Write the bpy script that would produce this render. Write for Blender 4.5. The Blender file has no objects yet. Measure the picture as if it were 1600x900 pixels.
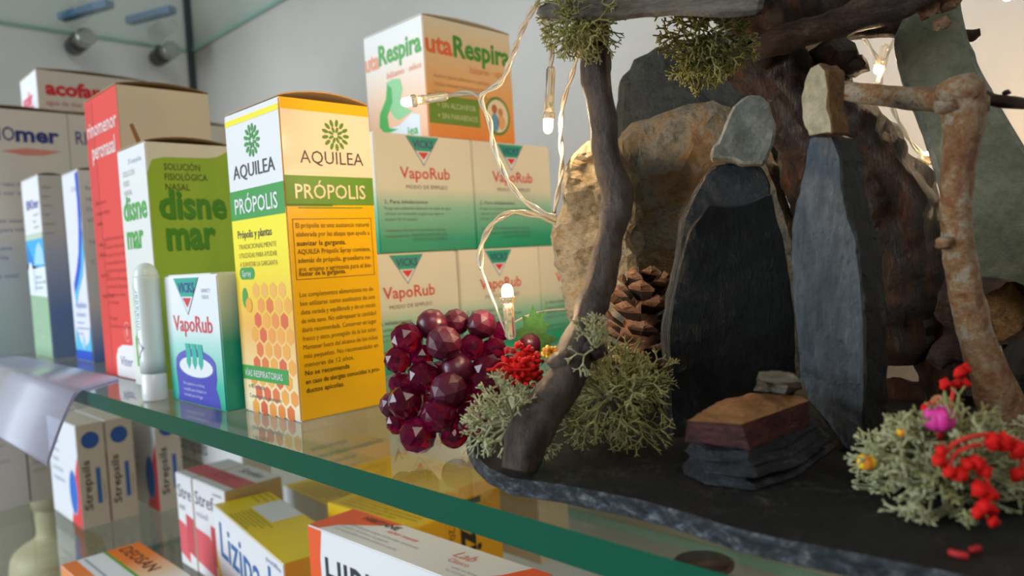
import bpy, bmesh, math, random
from mathutils import Vector, Matrix, noise
C = bpy.context.scene.collection
S = 0.01                                   # everything below is in centimetres, built in metres
R = random.Random(7)

# ------------------------------------------------------------------ camera
FPX = 1161.0
AX = Vector((0.70979819, -0.00970664, -0.70433821))    # world axes in camera space (right, down, forward)
AY = Vector((0.701975, -0.07323763, 0.70842597))
AZ = Vector((-0.0584605, -0.99726728, -0.04517012))
CAM = Vector((0, 0, 5.9))
def to_world(v): return Vector((AX.dot(v), AY.dot(v), AZ.dot(v)))
right, up, back = to_world(Vector((1, 0, 0))), to_world(Vector((0, -1, 0))), to_world(Vector((0, 0, -1)))
cd = bpy.data.cameras.new('camera'); cam = bpy.data.objects.new('camera', cd); C.objects.link(cam)
cam.matrix_world = Matrix(((right.x, up.x, back.x, CAM.x*S), (right.y, up.y, back.y, CAM.y*S), (right.z, up.z, back.z, CAM.z*S), (0, 0, 0, 1)))
cd.sensor_width = 36; cd.lens = FPX/1600*36; cd.clip_start = 0.005; cd.clip_end = 20
cd.dof.use_dof = True; cd.dof.focus_distance = 0.235; cd.dof.aperture_fstop = 15
sc = bpy.context.scene; sc.camera = cam
sc.view_settings.view_transform = 'Standard'; sc.view_settings.look = 'None'
sc.view_settings.gamma = 1; sc.view_settings.use_curve_mapping = False
sc.view_settings.exposure = 0.0
# ------------------------------------------------------------------ light
w = bpy.data.worlds.new('shop_light'); sc.world = w; w.use_nodes = True
w.node_tree.nodes['Background'].inputs[0].default_value = (0.82, 0.75, 0.66, 1)
w.node_tree.nodes['Background'].inputs[1].default_value = 0.19
def area(name, loc, aim, size, power, col):
    l = bpy.data.lights.new(name, 'AREA'); l.shape = 'RECTANGLE'; l.size, l.size_y = size; l.energy = power; l.color = col
    o = bpy.data.objects.new(name, l); C.objects.link(o); o.location = loc
    o.rotation_euler = (Vector(aim)-Vector(loc)).to_track_quat('-Z', 'Y').to_euler(); return o
area('shop_window_light', (-1.3, -1.5, 0.32), (-0.35, 0.2, 0.0), (1.2, 1.4), 46, (0.82, 0.92, 1.0))
area('ceiling_lamp_light', (0.95, -0.45, 1.25), (-0.5, 0.25, 0.05), (0.8, 0.8), 9.5, (1.0, 0.94, 0.85))

# ------------------------------------------------------------------ helpers
def PD(px, py, d): return CAM + to_world(Vector((px-800, py-450, FPX))*(d/FPX))      # point seen at a pixel, d cm deep
def onz(px, py, z):
    r = to_world(Vector((px-800, py-450, FPX))); return CAM + r*((z-CAM.z)/r.z)
def onplane(px, py, p0, n):
    r = to_world(Vector((px-800, py-450, FPX))); return CAM + r*((Vector(p0)-CAM).dot(n)/r.dot(n))
def lin(c):
    c = c/255.0
    return c/12.92 if c <= 0.04045 else ((c+0.055)/1.055)**2.4
def rgb(h): return (lin(int(h[0:2], 16)), lin(int(h[2:4], 16)), lin(int(h[4:6], 16)), 1)
_mc = {}
def plain(h, rough=0.42, metal=0.0, spec=0.5):
    k = (h, rough, metal, spec)
    if k in _mc: return _mc[k]
    m = bpy.data.materials.new('mat_'+h); m.use_nodes = True; b = m.node_tree.nodes['Principled BSDF']
    b.inputs['Base Color'].default_value = rgb(h); b.inputs['Roughness'].default_value = rough
    b.inputs['Metallic'].default_value = metal; b.inputs['Specular IOR Level'].default_value = spec
    _mc[k] = m; return m
def nodes(name):
    m = bpy.data.materials.new(name); m.use_nodes = True; nt = m.node_tree
    return m, nt, nt.nodes['Principled BSDF']
def ramp(nt, fac, stops):
    r = nt.nodes.new('ShaderNodeValToRGB'); e = r.color_ramp.elements
    while len(e) < len(stops): e.new(0.5)
    for x, (p, c) in zip(e, stops): x.position = p; x.color = rgb(c)
    nt.links.new(fac, r.inputs[0]); return r.outputs[0]
def grad(name, stops, height, rough=0.42, axis='Z', noise_amt=0):      # a print that fades from one ink to another
    m, nt, b = nodes(name); tc = nt.nodes.new('ShaderNodeTexCoord'); sx = nt.nodes.new('ShaderNodeSeparateXYZ')
    nt.links.new(tc.outputs['Object'], sx.inputs[0])
    mu = nt.nodes.new('ShaderNodeMath'); mu.operation = 'MULTIPLY'; mu.inputs[1].default_value = 1/(height*S)
    nt.links.new(sx.outputs[axis], mu.inputs[0])
    nt.links.new(ramp(nt, mu.outputs[0], stops), b.inputs['Base Color']); b.inputs['Roughness'].default_value = rough
    return m
def rocky(name, stops, scale=1.2, rough=0.7, bump=0.3, detail=8, stretch=(1, 1, 1), fine=6.0, spec=0.5, distort=0.6, mixf=0.4):
    m, nt, b = nodes(name); tc = nt.nodes.new('ShaderNodeTexCoord'); mp = nt.nodes.new('ShaderNodeMapping')
    mp.inputs['Scale'].default_value = tuple(100*s for s in stretch); nt.links.new(tc.outputs['Object'], mp.inputs[0])
    n = nt.nodes.new('ShaderNodeTexNoise'); n.inputs['Scale'].default_value = scale; n.inputs['Detail'].default_value = detail
    n.inputs['Roughness'].default_value = 0.65; n.inputs['Distortion'].default_value = distort; nt.links.new(mp.outputs[0], n.inputs['Vector'])
    n3 = nt.nodes.new('ShaderNodeTexNoise'); n3.inputs['Scale'].default_value = scale*6; n3.inputs['Detail'].default_value = 10; n3.inputs['Roughness'].default_value = 0.75
    nt.links.new(mp.outputs[0], n3.inputs['Vector'])
    fx = nt.nodes.new('ShaderNodeMix'); fx.inputs[0].default_value = mixf; nt.links.new(n.outputs['Fac'], fx.inputs[2]); nt.links.new(n3.outputs['Fac'], fx.inputs[3])
    cx = nt.nodes.new('ShaderNodeMapRange'); cx.inputs['From Min'].default_value = 0.26; cx.inputs['From Max'].default_value = 0.74; nt.links.new(fx.outputs[0], cx.inputs['Value'])
    nt.links.new(ramp(nt, cx.outputs[0], stops), b.inputs['Base Color'])
    n2 = nt.nodes.new('ShaderNodeTexNoise'); n2.inputs['Scale'].default_value = fine; n2.inputs['Detail'].default_value = 10
    n2.inputs['Roughness'].default_value = 0.7
    nt.links.new(mp.outputs[0], n2.inputs['Vector'])
    bp = nt.nodes.new('ShaderNodeBump'); bp.inputs['Strength'].default_value = min(1.0, bump*1.3); bp.inputs['Distance'].default_value = 0.0018
    nt.links.new(n2.outputs['Fac'], bp.inputs['Height']); nt.links.new(bp.outputs[0], b.inputs['Normal'])
    b.inputs['Roughness'].default_value = rough; b.inputs['Specular IOR Level'].default_value = spec
    return m
def emit(name, c, s):
    m, nt, b = nodes(name); b.inputs['Base Color'].default_value = rgb(c)
    b.inputs['Emission Color'].default_value = rgb(c); b.inputs['Emission Strength'].default_value = s; return m
def clear(name, tint, tint2=None, rough=0.02, haze=0.0, f0=0.04, hazecol='dfe2f2'):
    m, nt, b = nodes(name); out = nt.nodes['Material Output']
    t = nt.nodes.new('ShaderNodeBsdfTransparent'); t.inputs[0].default_value = rgb(tint)
    g = nt.nodes.new('ShaderNodeBsdfGlossy'); g.inputs['Roughness'].default_value = rough; g.inputs[0].default_value = (0.95, 0.97, 0.96, 1)
    lw = nt.nodes.new('ShaderNodeLayerWeight'); lw.inputs[0].default_value = 0.5
    p = nt.nodes.new('ShaderNodeMath'); p.operation = 'POWER'; p.inputs[1].default_value = 5.0; nt.links.new(lw.outputs['Facing'], p.inputs[0])
    q = nt.nodes.new('ShaderNodeMath'); q.operation = 'MULTIPLY_ADD'; q.inputs[1].default_value = 0.9; q.inputs[2].default_value = f0; nt.links.new(p.outputs[0], q.inputs[0])
    src = t.outputs[0]
    if haze:
        d = nt.nodes.new('ShaderNodeBsdfDiffuse'); d.inputs[0].default_value = rgb(hazecol)
        mx0 = nt.nodes.new('ShaderNodeMixShader'); mx0.inputs[0].default_value = haze
        nt.links.new(t.outputs[0], mx0.inputs[1]); nt.links.new(d.outputs[0], mx0.inputs[2]); src = mx0.outputs[0]
    mx = nt.nodes.new('ShaderNodeMixShader'); nt.links.new(q.outputs[0], mx.inputs[0]); nt.links.new(src, mx.inputs[1]); nt.links.new(g.outputs[0], mx.inputs[2])
    nt.links.new(mx.outputs[0], out.inputs['Surface']); nt.nodes.remove(b); return m

def link(name, me, parent=None, loc=(0, 0, 0)):
    o = bpy.data.objects.new(name, me); C.objects.link(o); o.location = Vector(loc)*S
    if parent: o.parent = parent
    return o
def tag(o, label=None, cat=None, group=None, kind=None):
    if label: o['label'] = label
    if cat: o['category'] = cat
    if group: o['group'] = group
    if kind: o['kind'] = kind
    return o
def thing(name, loc, rz, label, cat, group=None):
    o = bpy.data.objects.new(name, None); C.objects.link(o); o.empty_display_size = 0.01
    o.location = Vector(loc)*S; o.rotation_euler = (0, 0, rz); return tag(o, label, cat, group)
def bm_obj(name, bm, mats, parent=None, base=(0, 0, 0), smooth=False):
    """vertices in cm; base becomes the object's origin (top-level) or is taken off (child of a thing at base)"""
    b = Vector(base)
    for v in bm.verts: v.co = (v.co-b)*S
    me = bpy.data.meshes.new(name); bm.to_mesh(me); bm.free()
    for m in mats: me.materials.append(m)
    if smooth:
        for p in me.polygons: p.use_smooth = True
    return link(name, me, parent, (0, 0, 0) if parent else b)
def add_box(bm, lo, hi, mi=0):
    vs = [bm.verts.new((x, y, z)) for x in (lo[0], hi[0]) for y in (lo[1], hi[1]) for z in (lo[2], hi[2])]
    fs = []
    for q in ((0, 1, 3, 2), (4, 6, 7, 5), (0, 4, 5, 1), (2, 3, 7, 6), (0, 2, 6, 4), (1, 5, 7, 3)):
        f = bm.faces.new([vs[i] for i in q]); f.material_index = mi; fs.append(f)
    return fs
def resample(pts, n):
    """Catmull-Rom through tuples of any length"""
    P = [pts[0]]+list(pts)+[pts[-1]]; out = []
    seg = len(pts)-1
    for i in range(n+1):
        t = i/n*seg; k = min(int(t), seg-1); u = t-k
        a, b, c, d = P[k], P[k+1], P[k+2], P[k+3]
        out.append(tuple(0.5*(2*b[j]+(c[j]-a[j])*u+(2*a[j]-5*b[j]+4*c[j]-d[j])*u*u+(3*b[j]-a[j]-3*c[j]+d[j])*u**3) for j in range(len(b))))
    return out
def add_tube(bm, pts, radii, seg=10, amp=0.0, freq=1.0, mi=0, end_mi=None, ridges=0, seed=0.0):
    pts = [Vector(p) for p in pts]; rings = []
    t0 = (pts[1]-pts[0]).normalized(); u = t0.orthogonal().normalized()
    for i, p in enumerate(pts):
        t = (pts[min(i+1, len(pts)-1)]-pts[max(i-1, 0)]).normalized()
        u = (u-t*u.dot(t)).normalized(); v = t.cross(u); ring = []
        for k in range(seg):
            a = 2*math.pi*k/seg; d = u*math.cos(a)+v*math.sin(a); q = p+d*radii[i]
            if amp:
                q += d*amp*noise.noise(q*freq+Vector((seed, 0, 0)))*1.6 + d*amp*0.6*noise.noise(q*freq*3+Vector((0, seed, 0)))
            if ridges: q += d*radii[i]*0.16*noise.noise(Vector((math.cos(a)*ridges, math.sin(a)*ridges, i*0.07+seed)))
            ring.append(bm.verts.new(q))
        rings.append(ring)
    for a, b in zip(rings, rings[1:]):
        for k in range(seg):
            f = bm.faces.new((a[k], a[(k+1) % seg], b[(k+1) % seg], b[k])); f.material_index = mi; f.smooth = True
    for ring, s in ((rings[0], -1), (rings[-1], 1)):
        f = bm.faces.new(ring if s > 0 else ring[::-1]); f.material_index = mi if end_mi is None else end_mi
    return rings
def add_ball(bm, c, r, sub=2, sq=(1, 1, 1), mi=0, smooth=True, rot=None, jit=0.0):
    g = bmesh.ops.create_icosphere(bm, subdivisions=sub, radius=1.0)
    for v in g['verts']:
        q = Vector((v.co.x*r*sq[0], v.co.y*r*sq[1], v.co.z*r*sq[2]))
        if jit: q *= 1+jit*noise.noise(v.co*2+Vector(c))
        v.co = Vector(c)+(rot @ q if rot else q)
    fs = {f for v in g['verts'] for f in v.link_faces}
    for f in fs: f.material_index = mi; f.smooth = smooth
def refine(bm, L, passes=4):
    for _ in range(passes):
        es = [e for e in bm.edges if e.calc_length() > L]
        if not es: break
        bmesh.ops.subdivide_edges(bm, edges=es, cuts=1)
        bmesh.ops.triangulate(bm, faces=[f for f in bm.faces if len(f.verts) > 3])
def roughen(bm, amp, freq, seed=0.0, aniso=None):
    bm.normal_update(); mv = []
    for v in bm.verts:
        q = v.co*freq
        if aniso: q = Vector((q.x*aniso[0], q.y*aniso[1], q.z*aniso[2]))
        o = Vector((seed, seed*1.7, -seed))
        mv.append(v.normal*(amp*(noise.noise(q+o)+0.5*noise.noise(q*2.3+o)+0.35*noise.noise(q*5+o)+0.22*noise.noise(q*11+o))))
    for v, m in zip(bm.verts, mv): v.co += m
def slab(name, outline, p0, n, thick, mats, label, cat, base, parent=None, bev=0.12, L=0.35, amp=0.05, freq=1.3, seed=1.0, group=None, lean=None, skew=(0, 0, 0)):
    """a split stone: outline (pixels or points) cut on the plane through p0 with normal n, real thickness behind it"""
    n = Vector(n).normalized()
    pts = [onplane(p[0], p[1], p0, n) if len(p) == 2 else Vector(p) for p in outline]
    bm = bmesh.new(); vs = [bm.verts.new(p) for p in pts]; f = bm.faces.new(vs); bm.normal_update()
    if f.normal.dot(n) < 0: f.normal_flip()
    g = bmesh.ops.extrude_face_region(bm, geom=[f])
    nv = [x for x in g['geom'] if isinstance(x, bmesh.types.BMVert)]
    sk = Vector(skew)
    for v in nv: v.co += -n*thick+sk
    bmesh.ops.recalc_face_normals(bm, faces=bm.faces)
    if bev: bmesh.ops.bevel(bm, geom=[e for e in bm.edges], offset=bev, segments=1, affect='EDGES', profile=0.6, clamp_overlap=True)
    bm.normal_update()
    for q in bm.faces: q.material_index = 0 if (abs(q.normal.dot(n)) > 0.93 or len(mats) == 1) else 1
    bmesh.ops.triangulate(bm, faces=bm.faces[:]); refine(bm, L, 5); roughen(bm, amp, freq, seed)
    o = bm_obj(name, bm, mats, parent, base)
    if label: tag(o, label, cat, group)
    return o
def branch(name, path, mat, end, label, cat, base=None, seg=14, amp=0.06, freq=1.2, n=50, ridges=0, seed=0.0, knots=(), parent=None):
    """path: (px, py, depth, half-width px)"""
    raw = [tuple(PD(a, b, d))+(h*d/FPX,) for a, b, d, h in path]
    rs = resample(raw, n); bm = bmesh.new()
    add_tube(bm, [r[:3] for r in rs], [r[3] for r in rs], seg, amp, freq, 0, 1, ridges, seed)
    for (a, b, d, h) in knots:
        add_ball(bm, PD(a, b, d), h*d/FPX, 2, (1, 1, 0.8), 0, True, None, 0.5)
    lo = min(rs, key=lambda r: r[2]); bs = base or lo[:3]
    o = bm_obj(name, bm, [mat, end], parent, bs)
    if label: tag(o, label, cat)
    return o

# text outlines from the built-in font
_tc = {}
_fc = None
def text_mesh(s, bold=0.0, shear=0.0):
    k = (s, bold, shear)
    if k in _tc: return _tc[k]
    cu = bpy.data.curves.new('t', 'FONT'); cu.body = s; cu.size = 1; cu.resolution_u = 2; cu.offset = bold; cu.shear = shear; cu.fill_mode = 'FRONT'
    o = bpy.data.objects.new('t', cu); C.objects.link(o)
    dg = bpy.context.evaluated_depsgraph_get(); me = bpy.data.meshes.new_from_object(o.evaluated_get(dg))
    V = [(v.co.x, v.co.y) for v in me.vertices]; Fs = [tuple(p.vertices) for p in me.polygons]
    bpy.data.objects.remove(o); bpy.data.meshes.remove(me); bpy.data.curves.remove(cu)
    x0 = min((v[0] for v in V), default=0); x1 = max((v[0] for v in V), default=1)
    V = [((x-x0)/max(x1-x0, 1e-6), y/0.70) for x, y in V]       # unit width, cap height 1
    _tc[k] = (V, Fs, x1-x0); return _tc[k]

class Carton:
    def __init__(s, w, d, h, bev=0.05):
        s.w, s.d, s.h = w, d, h; s.mats = []; s.bm = bmesh.new(); add_box(s.bm, (0, 0, 0), (w, d, h))
        bmesh.ops.recalc_face_normals(s.bm, faces=s.bm.faces)
        bmesh.ops.bevel(s.bm, geom=s.bm.edges[:], offset=bev, segments=2, affect='EDGES'); s.bm.normal_update()
        V = Vector
        s.F = {'front': (V((0, 0, 0)), V((1, 0, 0)), V((0, 0, 1)), V((0, -1, 0))), 'right': (V((w, 0, 0)), V((0, 1, 0)), V((0, 0, 1)), V((1, 0, 0))),
               'top': (V((0, 0, h)), V((1, 0, 0)), V((0, 1, 0)), V((0, 0, 1))), 'left': (V((0, d, 0)), V((0, -1, 0)), V((0, 0, 1)), V((-1, 0, 0)))}
    def mi(s, m):
        if m not in s.mats: s.mats.append(m)
        return s.mats.index(m)
    def skin(s, default, **kw):
        for f in s.bm.faces:
            m = default; n = f.normal
            if n.y < -0.8: m = kw.get('front', m)
            elif n.x > 0.8: m = kw.get('right', m)
            elif n.z > 0.8: m = kw.get('top', m)
            f.material_index = s.mi(m)
    def poly(s, face, pts, m, layer=1):
        o, u, v, n = s.F[face]; e = 0.006*layer+0.004
        f = s.bm.faces.new([s.bm.verts.new(o+u*a+v*b+n*e) for a, b in pts]); f.material_index = s.mi(m); f.normal_update()
        if f.normal.dot(n) < 0: f.normal_flip()
    def rect(s, face, u0, v0, u1, v1, m, layer=1): s.poly(face, [(u0, v0), (u1, v0), (u1, v1), (u0, v1)], m, layer)
    def ell(s, face, cu, cv, ru, rv, m, layer=1, n=24): s.poly(face, [(cu+ru*math.cos(2*math.pi*i/n), cv+rv*math.sin(2*math.pi*i/n)) for i in range(n)], m, layer)
    def pill(s, face, u0, v0, u1, v1, m, layer=1):
        r = (v1-v0)/2; P = [(u1-r+r*math.cos(a), v0+r+r*math.sin(a)) for a in [(-0.5+i/8)*math.pi for i in range(9)]]
        P += [(u0+r+r*math.cos(a), v0+r+r*math.sin(a)) for a in [(0.5+i/8)*math.pi for i in range(9)]]
        s.poly(face, P, m, layer)
    def text(s, face, t, u, v, width, cap, m, layer=3, rot=0.0, bold=0.0, shear=0.0):
        V, Fs, W = text_mesh(t, bold, shear); o, U, Vv, n = s.F[face]; e = 0.006*layer+0.004; ca, sa = math.cos(rot), math.sin(rot); k = s.mi(m)
        if width is None: width = W*cap/0.70
        vs = []
        for x, y in V:
            a, b = x*width, y*cap; vs.append(s.bm.verts.new(o+U*(u+a*ca-b*sa)+Vv*(v+a*sa+b*ca)+n*e))
        for f in Fs:
            try: q = s.bm.faces.new([vs[i] for i in f])
            except ValueError: continue
            q.material_index = k; q.normal_update()
            if q.normal.dot(n) < 0: q.normal_flip()
    def para(s, face, lines, u, v, width, step, cap, m, bold=0.0, full=0.96, rot=0.0):
        for i, l in enumerate(lines):
            if not l: continue
            W = text_mesh(l, bold)[2]*cap/0.70
            ww = width if (W > width or W > full*width*0.9) else W
            du, dv = (i*step*math.sin(rot), -i*step*math.cos(rot))
            s.text(face, l, u+du, v+dv, ww, cap, m, 3, rot, bold)
    def done(s, name, loc, rz, label, cat, group=None, flap=None, part='carton_body'):
        t = thing(name, loc, rz, label, cat, group)
        bm_obj(part, s.bm, s.mats, t)
        if flap:
            b, m, e = flap; bm = bmesh.new(); n = 14; rows = []
            for i in range(n+1):
                y = s.d*i/n; z = s.h+0.012+b*math.sin(math.pi*i/n)**0.8
                rows.append([bm.verts.new((x, y, zz)) for x, zz in ((0.05, z), (s.w-0.02, z), (s.w-0.02, z+0.045), (0.05, z+0.045))])
            for a, c in zip(rows, rows[1:]):
                for k in range(4):
                    f = bm.faces.new((a[k], a[(k+1) % 4], c[(k+1) % 4], c[k])); f.material_index = 1 if k in (1, 3) else 0
            bm.faces.new(rows[0]); bm.faces.new(rows[-1][::-1]); bmesh.ops.recalc_face_normals(bm, faces=bm.faces)
            bm_obj('top_flap', bm, [m, e], t)
        return t

# ------------------------------------------------------------------ setting
WALL_Y = 47.0; LEFT_X = -110.0
def struct(name, bm, mats, base=(0, 0, 0)): return tag(bm_obj(name, bm, mats, None, base), kind='structure')
wall_m = rocky('painted_wall', [(0.3, 'b5b1ab'), (0.7, 'bbb7b1')], 0.05, 0.55, 0.02)
side_m = rocky('satin_side_panel', [(0.3, 'e6e8ec'), (0.7, 'eceef1')], 0.04, 0.38, 0.0)
bm = bmesh.new(); add_box(bm, (-114, WALL_Y, -45), (70, WALL_Y+3, 75)); struct('wall_back', bm, [wall_m], (-20, WALL_Y, -45))
bm = bmesh.new(); add_box(bm, (LEFT_X-4, 4, -45), (LEFT_X, WALL_Y, 75)); struct('wall_left', bm, [side_m], (LEFT_X, 20, -45))
bm = bmesh.new(); add_box(bm, (LEFT_X, WALL_Y-0.9, -45), (LEFT_X+0.6, WALL_Y, 75)); struct('trim_1', bm, [plain('3c434b', 0.5)], (LEFT_X, WALL_Y, -45))

glass_face = clear('clear_glass', 'f8f9f3', f0=0.03); glass_face2 = clear('clear_glass_upper', 'eef5f3', f0=0.04)
m, nt, b = nodes('green_glass_edge'); b.inputs['Base Color'].default_value = rgb('075540'); b.inputs['Roughness'].default_value = 0.12
b.inputs['Coat Weight'].default_value = 0.3; edge_m = m
edge_light = plain('7fb3a4', 0.15)
def glass_shelf(x0, x1, y0, y1, ztop, th, label, face, edge=edge_m):
    bm = bmesh.new(); fs = add_box(bm, (x0, y0, ztop-th), (x1, y1, ztop)); bm.normal_update()
    bmesh.ops.recalc_face_normals(bm, faces=bm.faces)
    for f in bm.faces: f.material_index = 0 if abs(f.normal.z) > 0.5 else 1
    o = bm_obj('glass_shelf', bm, [face, edge], None, ((x0+x1)/2, y1, ztop-th)); return tag(o, label, 'shelf')
glass_shelf(LEFT_X+0.2, 42, 11.65, WALL_Y-1, 0, 0.78, 'thick green edged glass shelf carrying the cartons and the slate stable', glass_face)
glass_shelf(LEFT_X+0.2, 42, 11.0, WALL_Y-0.05, -16, 0.8, 'lower glass shelf under the stable with lozenge cartons on it', glass_face, edge_light)
glass_shelf(LEFT_X+0.2, 42, 11.65, WALL_Y-0.3, 38.6, 0.5, 'upper glass shelf seen from below near the left corner', glass_face2, edge_light)

black_m = plain('1c1d20', 0.35); chrome_m = plain('a9a9a6', 0.25, 1.0)
def support(y, z, label):
    t = thing('shelf_support', (LEFT_X, y, z), 0, label, 'shelf support', 'shelf supports on the side panel')
    bm = bmesh.new(); add_tube(bm, [(0, 0, 0), (4.6, 0, 0)], [0.35, 0.35], 16); bm_obj('pin', bm, [chrome_m], t, smooth=False)
    bm = bmesh.new(); add_tube(bm, [(0.9, 0, 0), (1.0, 0, 0), (4.4, 0, 0), (4.5, 0, 0)], [1.0, 1.15, 1.15, 1.05], 24); bm_obj('rubber_collar', bm, [black_m], t)
    bm = bmesh.new(); add_tube(bm, [(4.52, 0, 0), (6.3, 0, 0), (6.5, 0, 0)], [1.12, 1.12, 1.0], 28); bm_obj('chrome_cap', bm, [chrome_m], t)
    bm = bmesh.new(); add_box(bm, (1.4, -0.4, 1.0), (3.0, 0.4, 1.38)); bm_obj('saddle', bm, [black_m], t)
support(31.0, 36.4, 'black and chrome shelf support on the side panel, nearer one')
support(41.5, 36.4, 'chrome shelf support on the side panel beside the dark corner strip')

# ------------------------------------------------------------------ cartons on the shelf
WHITE = plain('e9ebee'); WARMW = plain('e6dccb'); KRAFT = plain('b79a70', 0.7); KRAFTD = plain('7d5c37', 0.8); INK = plain('3a3a38'); GREYINK = plain('6d6c68')
NAVY = plain('24307c'); RED = plain('e2473f'); REDTXT = plain('d8262f'); CREAM = plain('ead9bd', 0.22)
# --- honeycomb carton
YEL = plain('faec00'); OCH = plain('f0b90c', 0.25); GRN = plain('2f9a3a'); OLV = plain('5f8f24')
c = Carton(4.6, 4.0, 12.3)
c.skin(YEL, front=WHITE, right=OCH, top=WHITE)
def leaf_logo(c, face, cu, cv, r, m):
    for ring, n, L in ((0.42, 8, 0.42), (0.92, 13, 0.5)):
        for i in range(n):
            a = 2*math.pi*i/n+ring; du, dv = math.cos(a), math.sin(a); P = []
            for k in range(8):
                q = 2*math.pi*k/8; x = math.cos(q)*L*r*0.6; y = math.sin(q)*L*r*0.3
                P.append((cu+(ring*r+x)*du-y*dv, cv+(ring*r+x)*dv+y*du))
            c.poly(face, P, m, 3)
c.rect('front', 0.05, 11.82, 4.55, 12.05, YEL)
leaf_logo(c, 'front', 2.3, 11.0, 0.55, GRN)
c.text('front', 'AQUILEA', 0.5, 9.62, 3.5, 0.55, INK)
lower = grad('honey_print', [(0.0, 'f4e6c0'), (0.13, 'f2d49a'), (0.3, 'f0b54a'), (0.46, 'f6dc08'), (0.56, 'faec00')], 12.3)
c.rect('front', 0.03, 0.05, 4.57, 8.2, lower)
c.rect('front', 0.03, 7.95, 4.57, 9.15, GRN, 2)
c.text('front', 'PRÓPOLIS', 0.45, 8.2, 3.6, 0.62, WHITE, 4, bold=0.01)
c.text('front', 'Própolis y plantas', 0.5, 7.2, 2.9, 0.32, INK, bold=0.01)
c.para('front', ['TRADICIONALMENTE', 'UTILIZADAS PARA AYUDAR', 'A SUAVIZAR LA GARGANTA'], 0.5, 6.75, 3.2, 0.36, 0.2, plain('a0901c'))
c.pill('front', 0.4, 5.5, 1.75, 6.0, GRN, 2); c.text('front', 'Spray', 0.65, 5.64, 0.8, 0.24, WHITE, 4)
hexc = [plain(x) for x in ('f0a63a', 'ee9a3c', 'e98c34', 'e2742e', 'dd6030', 'f0b24a')]
for r_ in range(9):
    for q in range(6):
        u = 1.0+q*0.72+(0.36 if r_ % 2 else 0); v = 5.05-r_*0.6
        if u > 4.5 or v < 0.25 or (u < 1.5 and r_ < 1): continue
        k = R.choice(hexc) if v < 4.6 else hexc[5]
        if u-v*0.25 < 0.35: continue
        c.poly('front', [(min(u+0.32*math.sin(math.pi/3*i), 4.56), v+0.33*math.cos(math.pi/3*i)) for i in range(6)], k, 2)
c.ell('front', 0.75, 4.75, 0.25, 0.42, plain('3f9a34'), 3); c.ell('front', 1.05, 4.45, 0.28, 0.3, plain('f0a818'), 4)
c.rect('front', 0.03, 1.35, 3.9, 1.95, GRN, 3); c.text('front', 'VÍAS RESPIRATORIAS', 0.25, 1.5, 3.2, 0.27, WHITE, 5)
c.text('front', 'e 40 ml spray', 0.5, 1.0, 1.4, 0.2, GREYINK); c.text('front', 'Complemento alimenticio', 0.5, 0.6, 2.7, 0.18, GREYINK)
c.rect('right', 0.03, 9.35, 3.97, 11.85, CREAM)
leaf_logo(c, 'right', 2.35, 11.0, 0.52, plain('55821f'))
c.text('right', 'AQUILEA', 0.72, 9.85, 2.85, 0.5, INK)
c.rect('right', 0.03, 8.25, 3.97, 9.37, OLV, 2); c.text('right', 'PRÓPOLIS', 0.42, 8.5, 3.15, 0.55, CREAM, 4, bold=0.008)
c.rect('right', 0.03, 8.2, 2.0, 8.27, OLV, 2); c.rect('right', 0.5, 8.12, 3.4, 8.16, OLV, 2)
BR = plain('745410'); BRD = plain('3f2a06')
for a in ((0.22, 5.42, 0.245, 7.72), (3.75, 5.42, 3.775, 7.72), (0.22, 5.4, 3.775, 5.425), (0.22, 7.7, 3.775, 7.725)): c.rect('right', *a, BR)
c.para('right', ['El própolis es una sustancia natural', 'elaborada por las abejas que ayuda a'], 0.34, 7.38, 3.3, 0.33, 0.19, BR)
c.para('right', ['suavizar la garganta.'], 0.34, 6.7, 3.3, 0.33, 0.19, BRD, bold=0.008)
c.para('right', ['AQUILEA Própolis Spray contiene,', 'además de própolis, grosellero ne-', 'gro, erísimo y agrimonia para el bie-'], 0.34, 6.38, 3.3, 0.33, 0.19, BR, bold=0.004)
c.para('right', ['nestar de la garganta.'], 0.34, 5.55, 3.3, 0.33, 0.17, BR, bold=0.02)
c.para('right', ['Los complementos alimenticios no de-', 'ben utilizarse como sustitutos de una', 'dieta variada y equilibrada y de un modo', 'de vida sano. No sobrepasar la cantidad', 'diaria recomendada. Conservar en lugar', 'fresco y seco, protegido de la luz solar.', 'Mantener fuera del alcance de los niños', 'más pequeños. No recomendado en', 'menores de 12 años.'], 0.3, 4.75, 3.4, 0.335, 0.185, BR)
c.para('right', ['No se recomienda', 'en caso de alergias conocidas a pro-', 'ductos apícolas.'], 0.3, 1.75, 3.4, 0.335, 0.185, BRD, bold=0.008)
c.done('propolis_carton', (-30.2, 14.0, 0), 0, 'tall yellow and white carton with a honeycomb print and green band', 'medicine box', None, (0.3, KRAFT, plain('c89344', 0.7)))

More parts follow.
